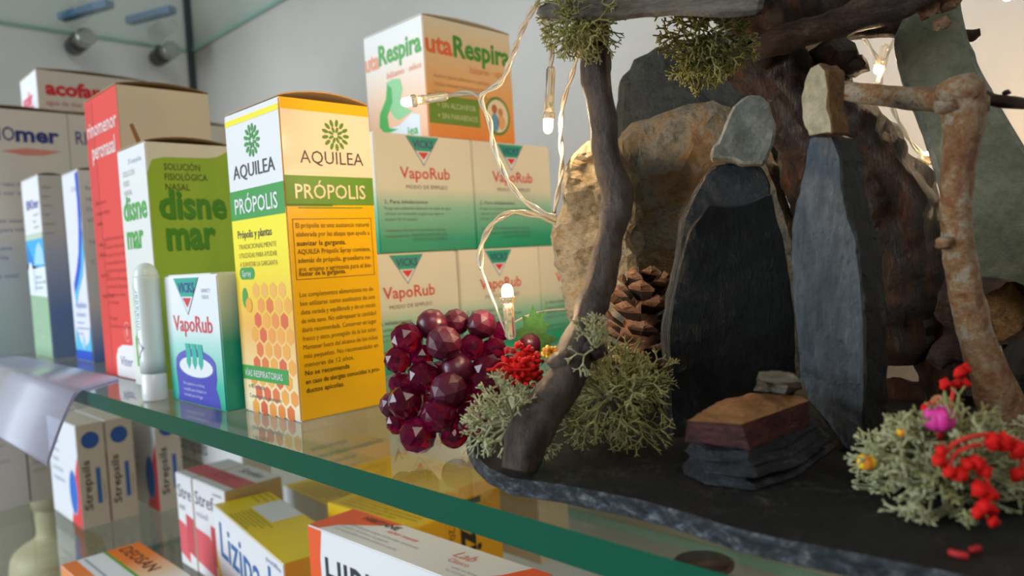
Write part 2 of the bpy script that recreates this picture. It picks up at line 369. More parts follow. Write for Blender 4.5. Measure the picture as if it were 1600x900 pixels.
# --- balm cartons
TEALF = grad('teal_fade', [(0.0, '0aa58c'), (0.16, '2fb9a0'), (0.45, 'a9dfd6'), (0.62, 'e4eef0'), (1.0, 'eef0f4')], 5.8)
TEAL = plain('0f9d86'); TEALD = plain('0b8a70')
def badge(c, face, cu, vt, w, h, teal, ink):
    c.poly(face, [(cu-w/2-0.05, vt), (cu+w/2+0.05, vt), (cu, vt-h-0.08)], plain('5a6a8c'), 1)
    c.poly(face, [(cu-w/2, vt), (cu+w/2, vt), (cu, vt-h)], plain('dfe8ea'), 2)
    k = 0.52; c.poly(face, [(cu-w/2, vt), (cu+w/2, vt), (cu+w/2*(1-k), vt-h*k), (cu-w/2*(1-k), vt-h*k)], teal, 3)
    c.text(face, 'VICKS', cu-w*0.33, vt-h*0.4, w*0.66, h*0.27, ink, 5, bold=0.02)
    c.poly(face, [(cu-w*0.17, vt-h*0.56), (cu+w*0.17, vt-h*0.56), (cu, vt-h*0.82)], REDTXT, 4)
c = Carton(5.8, 5.2, 5.8)
c.skin(WHITE, front=TEALF, right=grad('teal_side', [(0.0, '0a9a82'), (0.5, '18a08a'), (0.75, 'b4cfc4'), (1.0, 'dfe0dc')], 5.8))
badge(c, 'front', 2.6, 5.7, 2.7, 1.6, plain('12a794'), plain('1d3f8e'))
c.para('front', ['NARIZ Y', 'OÍDOS'], 4.2, 5.05, 0.9, 0.28, 0.16, plain('8a96b4'))
c.text('front', 'VapoRub', 0.85, 3.3, 4.2, 0.72, plain('e23c50'), 3, bold=0.006)
BLU = plain('3a3cb4'); BLUD = plain('2d2f9e')
c.poly('front', [(0.75, 0.05), (0.85, 0.5), (0.8, 1.0), (0.75, 1.5), (0.8, 1.9), (5.1, 1.9), (5.1, 1.3), (4.95, 0.9), (5.2, 0.5), (5.3, 0.05)], BLU, 1)
c.ell('front', 2.95, 1.85, 2.16, 0.66, plain('5a55bd'), 2); c.ell('front', 3.0, 1.72, 1.8, 0.46, plain('e6ecf2'), 3)
for i, u in enumerate((2.0, 2.65, 3.3)):
    c.poly('front', [(u, 2.75), (u+0.5, 2.75), (u+0.6, 2.3), (u+0.55, 1.85), (u+0.3, 1.6), (u+0.05, 1.9), (u+0.1, 2.3)], plain('2cb5a0'), 4)
c.para('front', ['Para aplicación en el tórax,', 'la espalda para inhalación en', 'el tratado para el hogar.'], 1.5, 0.85, 2.9, 0.26, 0.15, plain('c9cdf0'))
t = c.done('balm_carton', (-36.3, 13.3, 0), 0, 'white and teal carton with a blue balm jar printed on its front', 'medicine box')
bm = bmesh.new(); add_box(bm, (0.35, 0.1, 5.81), (5.0, 1.6, 5.86)); bm_obj('tuck_flap', bm, [WHITE], t)
TS = grad('teal_stack', [(0.0, '07936f'), (0.1, '0a9a78'), (0.38, '86bfa6'), (0.55, 'd9d6c4'), (1.0, 'e6dccb')], 6.3)
c = Carton(6.4, 6.75, 6.3, 0.06)
c.skin(WARMW, right=TS, front=TS)
badge(c, 'right', 3.2, 6.22, 2.15, 1.5, TEAL, plain('27406e'))
c.text('right', 'VapoRub', 1.55, 3.95, 3.45, 0.62, plain('d23b32'), 3, bold=0.01)
c.text('right', 'MODO DE EMPLEO', 1.9, 3.4, 2.85, 0.2, plain('6a6068'), 3)
c.text('right', '2. Para inhalaciones', 0.4, 2.6, 2.9, 0.2, plain('5a5f68'), 3, bold=0.005)
c.para('right', ['Ponga una cucharada sopera en un tazón de agua', 'caliente (no hirviendo) y aspire sus vapores', 'durante 10-15 minutos.', '', 'Importante: No usar microondas ni calentar', 'esta preparación.'], 0.4, 2.28, 5.9, 0.29, 0.16, plain('56655f'))
c.para('right', ['MANTENGASE FUERA DEL', 'ALCANCE DE LOS NIÑOS'], 2.1, 0.85, 3.0, 0.25, 0.15, plain('3c6a5c'))
proto = c.done('balm_carton', (-38.2, 22.55, 6.32), 0, 'teal balm carton touching the yellow honeycomb carton, upper row of the stack', 'medicine box', 'stacked balm cartons')
def dup(root, loc, label):
    r = root.copy(); C.objects.link(r); r.location = Vector(loc)*S; r['label'] = label
    for ch in list(root.children):
        q = ch.copy(); C.objects.link(q); q.parent = r
    return r
dup(proto, (-38.2, 29.33, 6.32), 'teal balm carton in the upper row, nearer the rocks, wire in front')
dup(proto, (-38.25, 21.0, 0), 'bottom row balm carton directly behind the purple grapes')
dup(proto, (-38.2, 27.8, 0), 'bottom row balm carton behind the upright lit bulb')
dup(proto, (-38.3, 34.6, 0), 'last balm carton of the bottom row, half hidden by the tan rock')

# --- green and orange inhalation carton on the stack
WO = grad('peach_fade', [(0.0, 'f0b98e'), (0.35, 'f2cdb0'), (0.7, 'ece6de'), (1.0, 'e6ebee')], 6.6)
OF = grad('orange_fade', [(0.0, 'e8872f'), (0.35, 'e7a45a'), (0.75, 'e6c89c'), (1.0, 'e4d8c0')], 6.6)
c = Carton(5.6, 6.8, 6.6, 0.05); c.skin(WHITE, front=WO, right=OF)
ORT = plain('e8713c'); GRT = plain('3f9428'); PEA = plain('efa183')
c.text('front', 'uta', 0.05, 4.6, 1.4, 0.95, PEA, bold=0.03); c.text('front', 'Respira', 1.45, 4.7, 3.95, 1.1, plain('4fa648'), bold=0.03)
c.text('front', 'bálsamo · niños', 2.1, 3.8, 3.2, 0.38, PEA, shear=0.2)
def leafshape(c, face, P, m, l): c.poly(face, P, m, l)
c.poly('front', [(2.0, 3.6), (2.6, 3.7), (3.3, 3.6), (3.5, 3.0), (3.2, 2.4), (3.6, 1.9), (4.3, 1.6), (3.0, 1.3), (2.6, 1.5), (2.1, 2.1), (2.3, 2.7)], plain('8fcf98'), 2)
c.poly('front', [(2.1, 3.5), (2.5, 3.2), (2.5, 2.4), (1.9, 1.7), (2.0, 1.0), (2.9, 0.8), (1.6, 0.7), (1.1, 1.2), (1.2, 1.9), (1.9, 2.7)], plain('3fae4c'), 3)
c.poly('front', [(0.7, 0.05), (0.75, 0.8), (1.6, 0.95), (3.0, 1.0), (4.2, 1.5), (4.9, 1.3), (4.9, 0.05)], plain('dfe9f2'), 1)
c.text('front', 'jea', 3.7, 0.3, 1.0, 0.5, plain('58b04a'), bold=0.02)
c.text('right', 'uta', 0.12, 4.65, 1.95, 1.05, ORT, bold=0.03); c.text('right', 'Respira', 2.15, 4.65, 4.5, 1.15, GRT, bold=0.03)
c.text('right', 'bálsamo · niños', 3.3, 3.85, 3.0, 0.42, plain('e08a58'), shear=0.2)
c.para('right', ['Aporta vapor calmante y esencias', 'ideales frescas y balsámicas para', 'el bienestar de los más pequeños'], 0.55, 3.3, 5.4, 0.45, 0.22, plain('b98f62'))
c.rect('right', 0.1, 0.75, 3.9, 2.35, plain('6a8e22'), 2)
c.text('right', '+ SIN ALCANFOR', 0.7, 1.65, 2.9, 0.3, plain('cfd6a4'), 4); c.text('right', '+ SIN PARABENOS', 0.7, 1.05, 3.0, 0.3, plain('cfd6a4'), 4)
c.ell('right', 5.35, 1.55, 1.05, 1.15, plain('56853a'), 2); c.ell('right', 5.35, 1.55, 0.88, 0.98, plain('e9d8ba'), 3)
c.ell('right', 5.1, 1.15, 0.32, 0.55, plain('5f9cc0'), 4); c.ell('right', 5.1, 1.95, 0.22, 0.28, plain('b5673c'), 5)
c.ell('right', 5.65, 1.2, 0.32, 0.45, plain('e0a878'), 4); c.ell('right', 5.6, 1.8, 0.2, 0.24, plain('c98352'), 5)
c.done('inhalation_carton', (-37.45, 26.3, 12.64), 0, 'orange and white carton with a green vapour swirl on top of the stack', 'medicine box', None, (0.18, WARMW, KRAFT))

# --- nasal stick
t = thing('inhaler_stick', (-36.95, 12.75, 0), 0, 'white round-capped nasal inhaler stick standing before the balm jar carton', 'inhaler')
bm = bmesh.new(); prof = [(0, 0.52), (0.08, 0.56), (1.2, 0.56), (1.25, 0.5), (1.32, 0.5)]
add_tube(bm, [(0, 0, z) for z, r in prof], [r for z, r in prof], 28); bm_obj('base_cap', bm, [plain('eceff2', 0.3)], t)
bm = bmesh.new(); prof = [(1.33, 0.56), (5.4, 0.58), (5.9, 0.56), (6.25, 0.44), (6.45, 0.24), (6.52, 0.03)]
prof = resample([p for p in prof], 24); add_tube(bm, [(0, 0, z) for z, r in prof], [max(r, 0.02) for z, r in prof], 28)
bm_obj('tube', bm, [plain('dfeceb', 0.3)], t)
c2 = Carton(0.01, 0.01, 0.01); c2.bm.free(); c2.bm = bmesh.new(); c2.mats = []
c2.F['front'] = (Vector((0, -0.62, 0)), Vector((1, 0, 0)), Vector((0, 0, 1)), Vector((0, -1, 0)))
c2.text('front', 'barra nasal', -0.12, 3.2, 2.3, 0.3, plain('c0506a'), 0, math.pi/2); c2.text('front', 'inhalador', 0.24, 3.4, 1.9, 0.22, plain('4f8fa8'), 0, math.pi/2)
c2.poly('front', [(-0.3, 2.5), (0.02, 2.0), (0.36, 2.55), (0.02, 3.05)], plain('8a9ab0'), 0); c2.poly('front', [(-0.24, 2.5), (0.02, 2.1), (0.29, 2.54), (0.02, 2.95)], plain('e2c4cc'), 1)
for v in c2.bm.verts:                                        # wrap the print round the tube
    x = v.co.x; rr = 0.585+(-0.62-v.co.y); a = x/0.585; v.co.x = rr*math.sin(a); v.co.y = -rr*math.cos(a)
bm_obj('printed_label', c2.bm, c2.mats, t)

# --- green and white saline carton
c = Carton(4.1, 4.35, 12.65); LIME = plain('9cba34'); LG = plain('4f9a22')
c.skin(WARMW, front=grad('white_green_fade', [(0.0, 'eceee8'), (0.35, 'e2ead6'), (0.5, 'e6e8e2'), (1, 'eceef0')], 12.65))
P = [(0.03, 0.03), (4.32, 0.03), (4.32, 12.4), (3.7, 12.05), (3.2, 11.95), (0.9, 11.9), (0.3, 11.75), (0.03, 11.1)]
c.poly('right', P, LIME, 1)
DG = plain('46521c')
for i, l in enumerate(('SOLUCIÓN', 'FISIOLÓGICA', 'NASAL')): c.text('right', l, 0.85, 11.25-i*0.52, (1.85, 2.2, 1.25)[i], 0.34, DG, bold=0.01)
DGRN = plain('3e8a14')
c.text('right', 'disne', 0.5, 8.75, 3.5, 1.45, plain('3f7416'), 2, bold=0.03); c.text('right', 'disne', 0.45, 8.81, 3.5, 1.45, DGRN, 4, bold=0.025)
c.text('right', 'mar', 0.75, 7.15, 2.55, 1.55, plain('3f7416'), 2, bold=0.03); c.text('right', 'mar', 0.7, 7.21, 2.55, 1.55, DGRN, 4, bold=0.025)
c.para('front', ['SOLUCIÓN', 'FISIO', 'NASAL', 'e'], 0.7, 11.2, 1.7, 0.5, 0.28, plain('b0b2ae'))
c.text('front', '25 ampollas', 1.6, 11.8, 1.9, 0.25, plain('9fb0c0'))
c.text('front', 'disne', 0.35, 8.9, 3.4, 1.25, plain('4fb04a'), bold=0.025); c.text('front', 'mar', 0.55, 7.4, 2.4, 1.3, plain('4fb04a'), bold=0.025)
c.poly('front', [(1.2, 4.9), (3.5, 5.2), (2.5, 2.8)], plain('a9cf94'), 1); c.poly('front', [(1.9, 4.9), (3.0, 5.0), (2.45, 2.9)], plain('74b45c'), 2)
c.poly('front', [(0.6, 1.05), (3.6, 1.05), (3.6, 2.9), (1.0, 2.95), (0.6, 2.6)], plain('5cae3e'), 2)
c.para('front', ['Apósito', 'Solución fisiológica', 'estéril', '25 x 5 ml'], 1.2, 2.5, 2.2, 0.36, 0.2, plain('c8e2b6'))
c.para('front', ['Normon', 'solución'], 1.3, 0.65, 2.0, 0.32, 0.18, GREYINK)
c.done('saline_carton', (-43.4, 14.0, 0), 0, 'white and lime green carton with big green lettering, kraft top bulging', 'medicine box', None, (0.28, KRAFT, KRAFTD))

# --- red carton
c = Carton(5.75, 5.2, 16.6); RD = plain('e8443a'); RDD = plain('b83a34')
c.skin(plain('ddcdb2', 0.6), front=RD)
c.text('front', 'rinomenor', 0.3, 14.35, 5.2, 0.9, plain('f2d6d2'), bold=0.015); c.text('front', 'peronasal', 0.9, 13.0, 4.1, 0.95, plain('f2d6d2'), bold=0.02)
c.rect('front', 0.05, 0.1, 1.5, 16.4, plain('dc4038'))
c.para('front', ['laboratorio', 'comprimidos', 'adulto', '', 'solución', 'infantil', '', 'uso nasal', '', 'ingredientes'], 0.7, 10.3, 2.3, 0.62, 0.28, RDD)
c.para('front', ['Lavado de la nariz en caso', 'de congestión nasal o catarro', 'con agua de mar purificada', 'y aceites esenciales de menta', 'para facilitar la respiración', 'en adultos y niños mayores', 'de seis años. Uso diario.', 'Consulte a su médico', 'farmacéutico', '', 'No ingerir', 'Conservar en lugar seco'], 1.6, 8.1, 3.7, 0.47, 0.24, RDD)
c.ell('front', 4.4, 2.75, 0.55, 0.6, plain('ef8f86')); c.ell('front', 4.4, 2.75, 0.46, 0.5, RD, 2); c.ell('front', 4.4, 2.75, 0.2, 0.3, plain('ef8f86'), 3)
c.poly('front', [(2.2, 0.05), (5.7, 0.05), (5.7, 2.0), (3.4, 1.95), (2.6, 1.7), (2.25, 1.2)], plain('f0eef0'), 2); c.text('front', 'Viter', 3.0, 0.75, 2.0, 0.55, plain('5a6aa0'), 4, shear=0.2)
P = [(0.55, 14.4), (0.75, 14.5), (1.3, 13.0), (2.0, 11.6), (1.8, 11.6), (1.0, 13.0)]
c.poly('right', P, plain('a0714a', 0.8), 1)
c.done('nasal_carton', (-50.2, 14.55, 0), 0, 'tall red fronted carton with plain tan side and curved slit', 'medicine box', None, (0.3, KRAFT, KRAFTD))

# --- blue and white narrow carton
c = Carton(3.9, 3.5, 13.6)
c.skin(plain('d3d0d0'), front=plain('e6e9f4'), right=grad('grey_blue_side', [(0.0, '3f66b8'), (0.12, '7f94c4'), (0.3, 'c2c2ca'), (1, 'd6d2d0')], 13.6))
BB = plain('2458d4'); SKY = plain('5cc0ec')
c.poly('front', [(3.2, 13.4), (3.85, 13.5), (3.85, 10.5), (3.6, 8.6), (2.9, 6.8), (1.9, 5.6), (0.9, 4.9), (0.9, 5.6), (1.8, 6.6), (2.6, 7.8), (3.1, 9.6), (3.3, 11.5)], BB, 2)
c.poly('front', [(0.9, 4.95), (1.9, 5.65), (2.9, 6.85), (3.6, 8.6), (3.85, 9.6), (3.85, 7.6), (3.2, 6.2), (2.2, 5.3), (1.6, 4.7), (1.2, 3.9), (1.0, 4.3)], SKY, 2)
c.poly('front', [(0.05, 0.6), (0.5, 2.4), (1.4, 1.3), (2.6, 1.1), (3.4, 1.5), (3.85, 2.6), (3.85, 0.6)], SKY, 2); c.rect('front', 0.05, 0.04, 3.85, 0.75, BB, 3); c.ell('front', 2.1, 1.3, 0.32, 0.5, plain('a8e0f6'), 4)
c.text('front', 'respibien', 0.9, 3.85, 2.5, 0.5, plain('98a8d8')); c.text('front', 'freshmint', 0.9, 3.2, 2.2, 0.4, plain('a8b4da')); c.para('front', ['solución para', 'pulverización nasal', 'uso tópico'], 0.9, 2.7, 2.6, 0.4, 0.22, plain('7f90c4'))
c.text('front', '15 ml', 2.2, 12.2, 1.1, 0.4, plain('b8c6ea'))
c.para('right', ['Respira', 'nasal', 'Descongestión', 'adultos', '', 'Lab', '', 'Composición'], 0.4, 12.2, 2.6, 0.75, 0.3, plain('9a9698'))
c.done('nasal_spray_carton', (-62.1, 16.1, 0), 0, 'narrow white carton with a royal blue swoosh beside the red carton', 'medicine box', None, (0.2, WHITE, KRAFTD))

# --- sea water carton with wave print
c = Carton(5.2, 1.6, 14.0)
c.skin(WHITE, right=grad('blue_grey_side', [(0.0, '5c78a4'), (0.25, '5a76a8'), (0.55, '9aa2b4'), (0.7, 'b8b4b0'), (1, 'c2bcb2')], 14.0))
c.poly('front', [(0.04, 0.04), (5.16, 0.04), (5.16, 5.0), (0.04, 5.0)], plain('9cc09c'), 1)
c.poly('front', [(0.04, 6.9), (5.16, 7.1), (5.16, 9.3), (0.04, 9.3)], plain('3fb2e8'), 2)
c.poly('front', [(0.04, 4.9), (5.16, 4.7), (5.16, 7.2), (3.5, 7.0), (0.04, 7.4)], plain('e8f0f2'), 2)
c.poly('front', [(2.0, 7.3), (3.0, 8.6), (3.9, 9.0), (4.8, 8.4), (5.1, 7.2)], plain('a8dcf4'), 3); c.poly('front', [(0.4, 9.0), (1.0, 8.4), (2.2, 7.4), (0.8, 7.0), (0.1, 7.6)], plain('1f86d4'), 3)
c.ell('front', 0.9, 6.4, 0.7, 1.1, plain('f2f6f8'), 4); c.ell('front', 1.7, 6.0, 0.5, 0.9, plain('d4e6ee'), 5)
c.rect('front', 0.04, 9.25, 5.16, 9.7, plain('c4d4c0'), 3)
c.text('front', 'RINOmer', 1.2, 11.6, 3.6, 0.75, plain('6a78c0'), bold=0.01); c.text('front', 'fuerza 1', 3.0, 11.0, 1.6, 0.3, plain('b4c0b0'))
c.para('front', ['Nariz', 'congestión'], 2.9, 10.5, 1.8, 0.42, 0.24, plain('a0a8b0')); c.para('front', ['Limpieza nasal', 'agua de mar 100%', 'niños y adultos'], 2.0, 6.2, 2.9, 0.42, 0.24, plain('78a0b4'))
c.para('front', ['Estéril y isotónica', 'Sin conservantes', '', 'Elimina mucosidad', 'y facilita respirar', 'en todas las edades', '135 ml'], 1.0, 4.3, 3.6, 0.55, 0.25, plain('d4e4d0'))
c.para('right', ['Agua', 'mar', 'nariz', 'uso', 'diario', 'sana'], 0.2, 13.0, 1.2, 0.7, 0.22, plain('908a84'))
c.done('sea_water_carton', (-70.2, 15.25, 0), 0, 'slim carton with a blue wave print and green lower front', 'medicine box', None, (0.15, WHITE, KRAFTD))

# --- big back row cartons
def rino(loc, label):
    c = Carton(5.6, 7.2, 20.2); c.skin(plain('dcd4ca'), right=grad('pale_blue_foot', [(0.0, 'a8bcc8'), (0.35, 'bcc4c8'), (0.5, 'd4cec6'), (1, 'dcd4ca')], 20.2), front=WHITE)
    c.text('right', 'RINO', 0.5, 17.6, 2.75, 1.15, NAVY, bold=0.004); c.text('right', 'mer', 3.3, 17.6, 3.2, 1.25, NAVY, bold=0.035)
    c.poly('right', [(2.2, 16.75), (4.0, 17.05), (6.6, 16.9), (5.2, 16.5), (3.8, 16.45)], plain('dd8a7c'), 2)
    c.text('right', 'bebé', 0.6, 14.5, 1.3, 1.1, plain('d88078'), bold=0.05, shear=0.3)
    c.para('right', ['alivio en caso de congestión nasal', 'agua de mar isotónica', '', '', 'Limpieza nasal', 'diaria para niños', '', 'uso suave', 'no irrita', '', 'Spray nasal'], 0.4, 13.9, 6.4, 0.75, 0.36, plain('7c84a8'))
    return c.done('sea_spray_carton', loc, 0, label, 'medicine box', 'tall nasal spray cartons at the back', (0.25, KRAFT, KRAFTD))
r0 = rino((-77.6, 12.25, 0), 'tall pale carton with navy lettering at the far left of the back row')
dup(r0, (-77.6, 19.5, 0), 'tall pale carton behind the swoosh carton with lettering cut off by the red one')
dup(r0, (-77.4, 26.75, 0), 'tall pale carton peeping out between red carton and honeycomb carton')
c = Carton(5.4, 9.0, 3.4); c.skin(plain('d9cfc4'), front=plain('eceef4'))
c.text('right', 'acofar', 0.6, 1.35, 4.4, 1.15, REDTXT, bold=0.045); c.text('right', 'agua de mar spray', 0.6, 0.45, 4.2, 0.45, plain('c8606a')); c.text('front', 'acofar', 0.6, 0.8, 3.2, 1.1, plain('ea6a80'), bold=0.05, shear=0.2)
c.poly('front', [(0.3, 0.1), (2.8, 0.1), (4.0, 0.6), (0.6, 0.7)], plain('e23a54'), 1)
c.done('gauze_carton', (-78.2, 17.6, 20.55), 0, 'low white carton with bold red lettering lying on the tall pale cartons', 'medicine box', None, (0.2, KRAFT, KRAFTD))

# ------------------------------------------------------------------ acrylic leaflet flap over the front edge, left
acr = clear('milky_acrylic', 'e6e8f4', rough=0.3, haze=0.4, f0=0.03, hazecol='dfe0f0')
acre = plain('a9a6d0', 0.25)
bm = bmesh.new(); prof = [(14.1, 0.03), (12.6, 0.03), (11.9, 0.05), (11.45, 0.0), (11.15, -0.25), (10.9, -0.7), (10.45, -1.6), (9.95, -2.8), (9.75, -3.3), (9.68, -3.6)]
prof = resample(prof, 36); rows = []
for (y, z) in prof:
    rows.append([bm.verts.new((x, yy, zz)) for x, yy, zz in ((-43.9-0.9*max(0, y-11.3), y, z), (-70, y, z), (-70, y-0.1, z+0.14), (-43.9-0.9*max(0, y-11.3), y-0.1, z+0.14))])
for a, b_ in zip(rows, rows[1:]):
    for k in range(4):
        f = bm.faces.new((a[k], a[(k+1) % 4], b_[(k+1) % 4], b_[k])); f.material_index = 1 if k in (3, 1) else 0; f.smooth = k in (0, 2)
bm.faces.new(rows[0]).material_index = 1; bm.faces.new(rows[-1][::-1]).material_index = 1; bmesh.ops.recalc_face_normals(bm, faces=bm.faces)
tag(bm_obj('acrylic_holder', bm, [acr, acre], None, (-57, 12, 0)), 'milky clear acrylic label holder bent over the shelf edge at left', 'label holder')

# ------------------------------------------------------------------ lower shelf goods
LZ = -16.0
c = Carton(9.2, 2.25, 9.2); c.skin(plain('dcd2c4'), front=plain('e8ecf2'))
c.poly('front', [(6.0, 0.05), (9.15, 0.05), (9.15, 6.5), (8.4, 5.4), (7.2, 2.4)], plain('e8424a'), 1); c.ell('front', 7.2, 3.0, 1.1, 1.9, plain('2a6fd0'), 3); c.ell('front', 7.2, 3.0, 1.2, 2.05, plain('8fb2e4'), 2)
c.para('front', ['Para chupar', 'lima limón', 'sin azúcar', 'alivio del dolor', 'de garganta leve'], 1.0, 7.0, 5.0, 0.9, 0.4, plain('9aa6c4'))
c.ell('right', 1.1, 7.75, 0.72, 0.75, plain('1f4fa6')); c.ell('right', 1.1, 7.75, 0.58, 0.6, plain('2a62be'), 2)
c.text('right', 'Strepsils', 0.9, 1.6, 4.4, 0.62, plain('3c3a3c'), 3, math.pi/2, 0.015); c.rect('right', 1.35, 2.0, 1.72, 5.2, plain('3a6fc0')); c.rect('right', 1.9, 2.2, 2.0, 4.0, plain('b8a8a0'))
t0 = c.done('lozenge_carton', (-81.85, 18.2, LZ), 0, 'lozenge carton with blue dot, nearest the acrylic holder and showing its red front', 'medicine box', 'upright lozenge cartons')
dup(t0, (-81.95, 20.6, LZ), 'lozenge carton with blue dot, middle one of the upright three')
dup(t0, (-80.6, 24.3, LZ), 'lozenge carton with blue dot, apart from its two twins with a red strip')
c = Carton(15.5, 2.6, 6.9); c.skin(plain('d8dadc')); c.rect('front', 0.05, 0.05, 0.9, 6.8, plain('c83038'))
c.text('front', 'Strepsils', 1.8, 4.6, 6.4, 1.5, plain('5c5a5e')); c.ell('front', 4.0, 1.8, 1.6, 1.0, plain('e8dc6a')); c.text('front', 'miel y limón', 2.0, 3.4, 5.2, 0.5, GREYINK)
c.done('lozenge_carton', (-78.0, 28.3, LZ), 0, 'wide white lozenge carton behind, with grey lettering and a red edge', 'medicine box')
def strefen(w_, loc, label, word, tw):
    c = Carton(w_, 4.2, 7.0); c.skin(plain('d6c49e'), front=WHITE, top=plain('dfe0e0'))
    c.text('front', word, 0.3, 5.2, tw, 1.0, plain('55565e')); c.text('front', 'miel', 0.4, 4.3, w_*0.35, 0.5, plain('a8b0c4'))
    c.poly('front', [(0.05, 0.9), (w_*0.6, 0.4), (w_*0.6, 2.2), (w_*0.45, 3.2), (0.05, 3.4)], plain('e0606a'), 1); c.poly('front', [(w_*0.5, 1.3), (w_-0.1, 1.0), (w_-0.1, 3.9), (w_*0.5, 4.1)], plain('cf505a'), 2)
    c.poly('top', [(0.04, 0.7), (w_-0.04, 0.7), (w_-0.04, 2.3), (0.04, 2.3)], plain('d4626a'), 1)
    if w_ > 4: c.para('top', ['alivio local sintomático', 'de corta duración'], 0.5, 1.8, 4.0, 0.5, 0.25, plain('8a4a50')); c.text('top', 'Strefen', 1.2, 2.9, 3.2, 0.8, plain('6c6c74')); c.text('front', 'comprimidos', 3.4, 6.4, 1.5, 0.25, GREYINK)
    return c.done('throat_carton', loc, 0, label, 'medicine box', 'red and white throat lozenge cartons')
strefen(2.95, (-57.8, 20.9, LZ), 'narrower visible red and white throat carton, on the side of the lozenge cartons', 'Stre', 2.4)
strefen(5.4, (-54.8, 20.95, LZ), 'wider red and white throat carton, touching the blue lettered pastille carton', 'Strefen', 4.6)
def yel_top(c):
    c.poly('top', [(0.04, 0.04), (c.w-0.04, 0.04), (c.w-0.04, c.d-0.04), (0.04, c.d-0.04)], plain('ecd20c'), 1)
c = Carton(13.4, 3.8, 6.4); c.skin(plain('e8a018'), front=plain('e9edf2'), top=plain('ecd20c'))
c.rect('top', 2.6, 1.7, 6.6, 3.7, plain('e4e8ea'), 2)
c.para('top', ['Antiséptico y anestésico', 'local para la garganta', 'vía bucofaríngea'], 0.4, 3.3, 2.0, 0.45, 0.18, plain('6f6410'))
c.para('top', ['Pastillas para chupar. Alivio del dolor de garganta', 'cada pastilla contiene bencidamina y otros', 'no superar la dosis recomendada sin consultar', 'conservar por debajo de treinta grados', 'lea las instrucciones antes de usar', 'mantener fuera de la vista de los niños'], 3.0, 1.4, 9.8, 0.24, 0.16, plain('6f6410'))
c.text('front', 'Lizipad', 1.2, 3.3, 10.0, 2.3, plain('2c6fb0'), bold=0.01); c.text('front', 'pastillas', 10.6, 5.8, 2.4, 0.3, plain('9aa0c8')); c.poly('front', [(0.05, 0.05), (2.0, 0.05), (0.05, 3.4)], plain('ecd84a'))
c.done('pastille_carton', (-49.3, 20.1, LZ), math.radians(-8.6), 'yellow topped white pastille carton with large blue lettering', 'medicine box')
OR_ = plain('f2602c')
c = Carton(14.3, 2.9, 8.5); c.skin(plain('e9ebee'), front=plain('eef0f3'))
c.poly('front', [(0.04, 0.04), (1.2, 0.04), (1.25, 2.5), (1.05, 5.0), (1.05, 7.0), (1.3, 8.45), (0.04, 8.45)], OR_, 1)
c.poly('top', [(0.04, 0.05), (0.9, 0.05), (1.5, 1.0), (3.2, 2.0), (4.4, 2.85), (0.04, 2.85)], OR_, 1)
c.poly('top', [(11.3, 0.05), (14.25, 0.05), (14.25, 2.85), (13.2, 2.85), (12.6, 1.6)], OR_, 1); c.poly('front', [(12.4, 8.45), (14.25, 8.45), (14.25, 0.05), (13.2, 0.05)], OR_, 1)
c.text('top', 'HIBITANE', 1.8, 2.15, 2.9, 0.42, plain('3c3a3a'), bold=0.02); c.text('top', 'sabor menta', 4.4, 1.75, 2.3, 0.3, plain('e2604c'), shear=0.2)
c.para('top', ['comprimidos para chupar clorhexidina benzocaína', 'antiséptico de la boca y la garganta', 'cada comprimido contiene sorbitol y aroma'], 1.6, 1.25, 7.2, 0.36, 0.2, plain('a2a4a8'))
c.text('top', 'Lab', 9.3, 1.7, 1.3, 0.6, plain('e88a7c'), shear=0.3); c.text('top', 'Clásico', 9.5, 1.2, 1.3, 0.35, plain('e88a7c')); c.para('top', ['venta en farmacias', 'lea el prospecto'], 10.2, 0.8, 2.0, 0.32, 0.18, plain('a2a4a8'))
c.text('front', 'HIBITANE', 1.5, 5.3, 9.6, 1.9, plain('2f3640'), bold=0.01)
c.done('antiseptic_carton', (-34.9, 19.0, LZ), math.radians(1.5), 'white antiseptic carton with orange ends, nearest on the lower shelf', 'medicine box')
YT = plain('ecc90e'); YE = plain('ecb010')
def yellowbox(w_, d_, h_, loc, rz, label, front, dz=0):
    c = Carton(w_, d_, h_); c.skin(YE, front=front, top=YT, right=YE)
    n = max(3, int(d_/0.52))
    c.para('top', ['Composición por pastilla y modo de empleo en adultos', 'no utilizar si es alérgico a alguno de los componentes', 'consulte al farmacéutico si los síntomas persisten', 'pastillas para chupar con sabor a limón', 'mantener fuera del alcance de los niños', 'conservar protegido de la humedad', 'sin azúcar con sorbitol', 'venta sin receta'][:n], 0.8, d_-0.7, w_-1.6, (d_-0.7)/n, 0.24, plain('8a7414'))
    c.text('right', 'Lizipadol', d_*0.30, h_-0.9, h_*1.4, d_*0.34, plain('28241c'), 3, -math.pi/2, 0.03); c.text('right', '20 mg pastillas', d_*0.1, h_-2.4, h_*0.65, d_*0.1, plain('6a5410'), 3, -math.pi/2)
    return c.done('lemon_pastille_carton', loc, rz, label, 'medicine box', 'yellow lemon pastille cartons')
yellowbox(8.4, 2.3, 7.0, (-41.4, 24.0, LZ), 0.05, 'yellow pastille carton just behind the white and orange antiseptic carton', YT)
yellowbox(10.6, 5.2, 7.0, (-47.0, 29.1, LZ), 0.0, 'yellow pastille carton with black lettering on its end, nearest the wall', YT)
yellowbox(9.0, 3.4, 4.0, (-56.8, 29.0, LZ), -0.08, 'flat yellow topped carton with a blank white front behind the blue lettered one', plain('e4e8ee'))
c = Carton(8.0, 3.2, 7.2); c.skin(plain('d9d2c4')); c.rect('top', 0.1, 0.3, 7.9, 2.0, plain('c0392f'), 1); c.para('top', ['pastillas para la tos'], 0.8, 2.4, 6.0, 0.4, 0.4, GREYINK)
c.done('cough_carton', (-43.5, 37.0, LZ), 0, 'red striped carton seen through the glass under the grape bunch', 'medicine box')
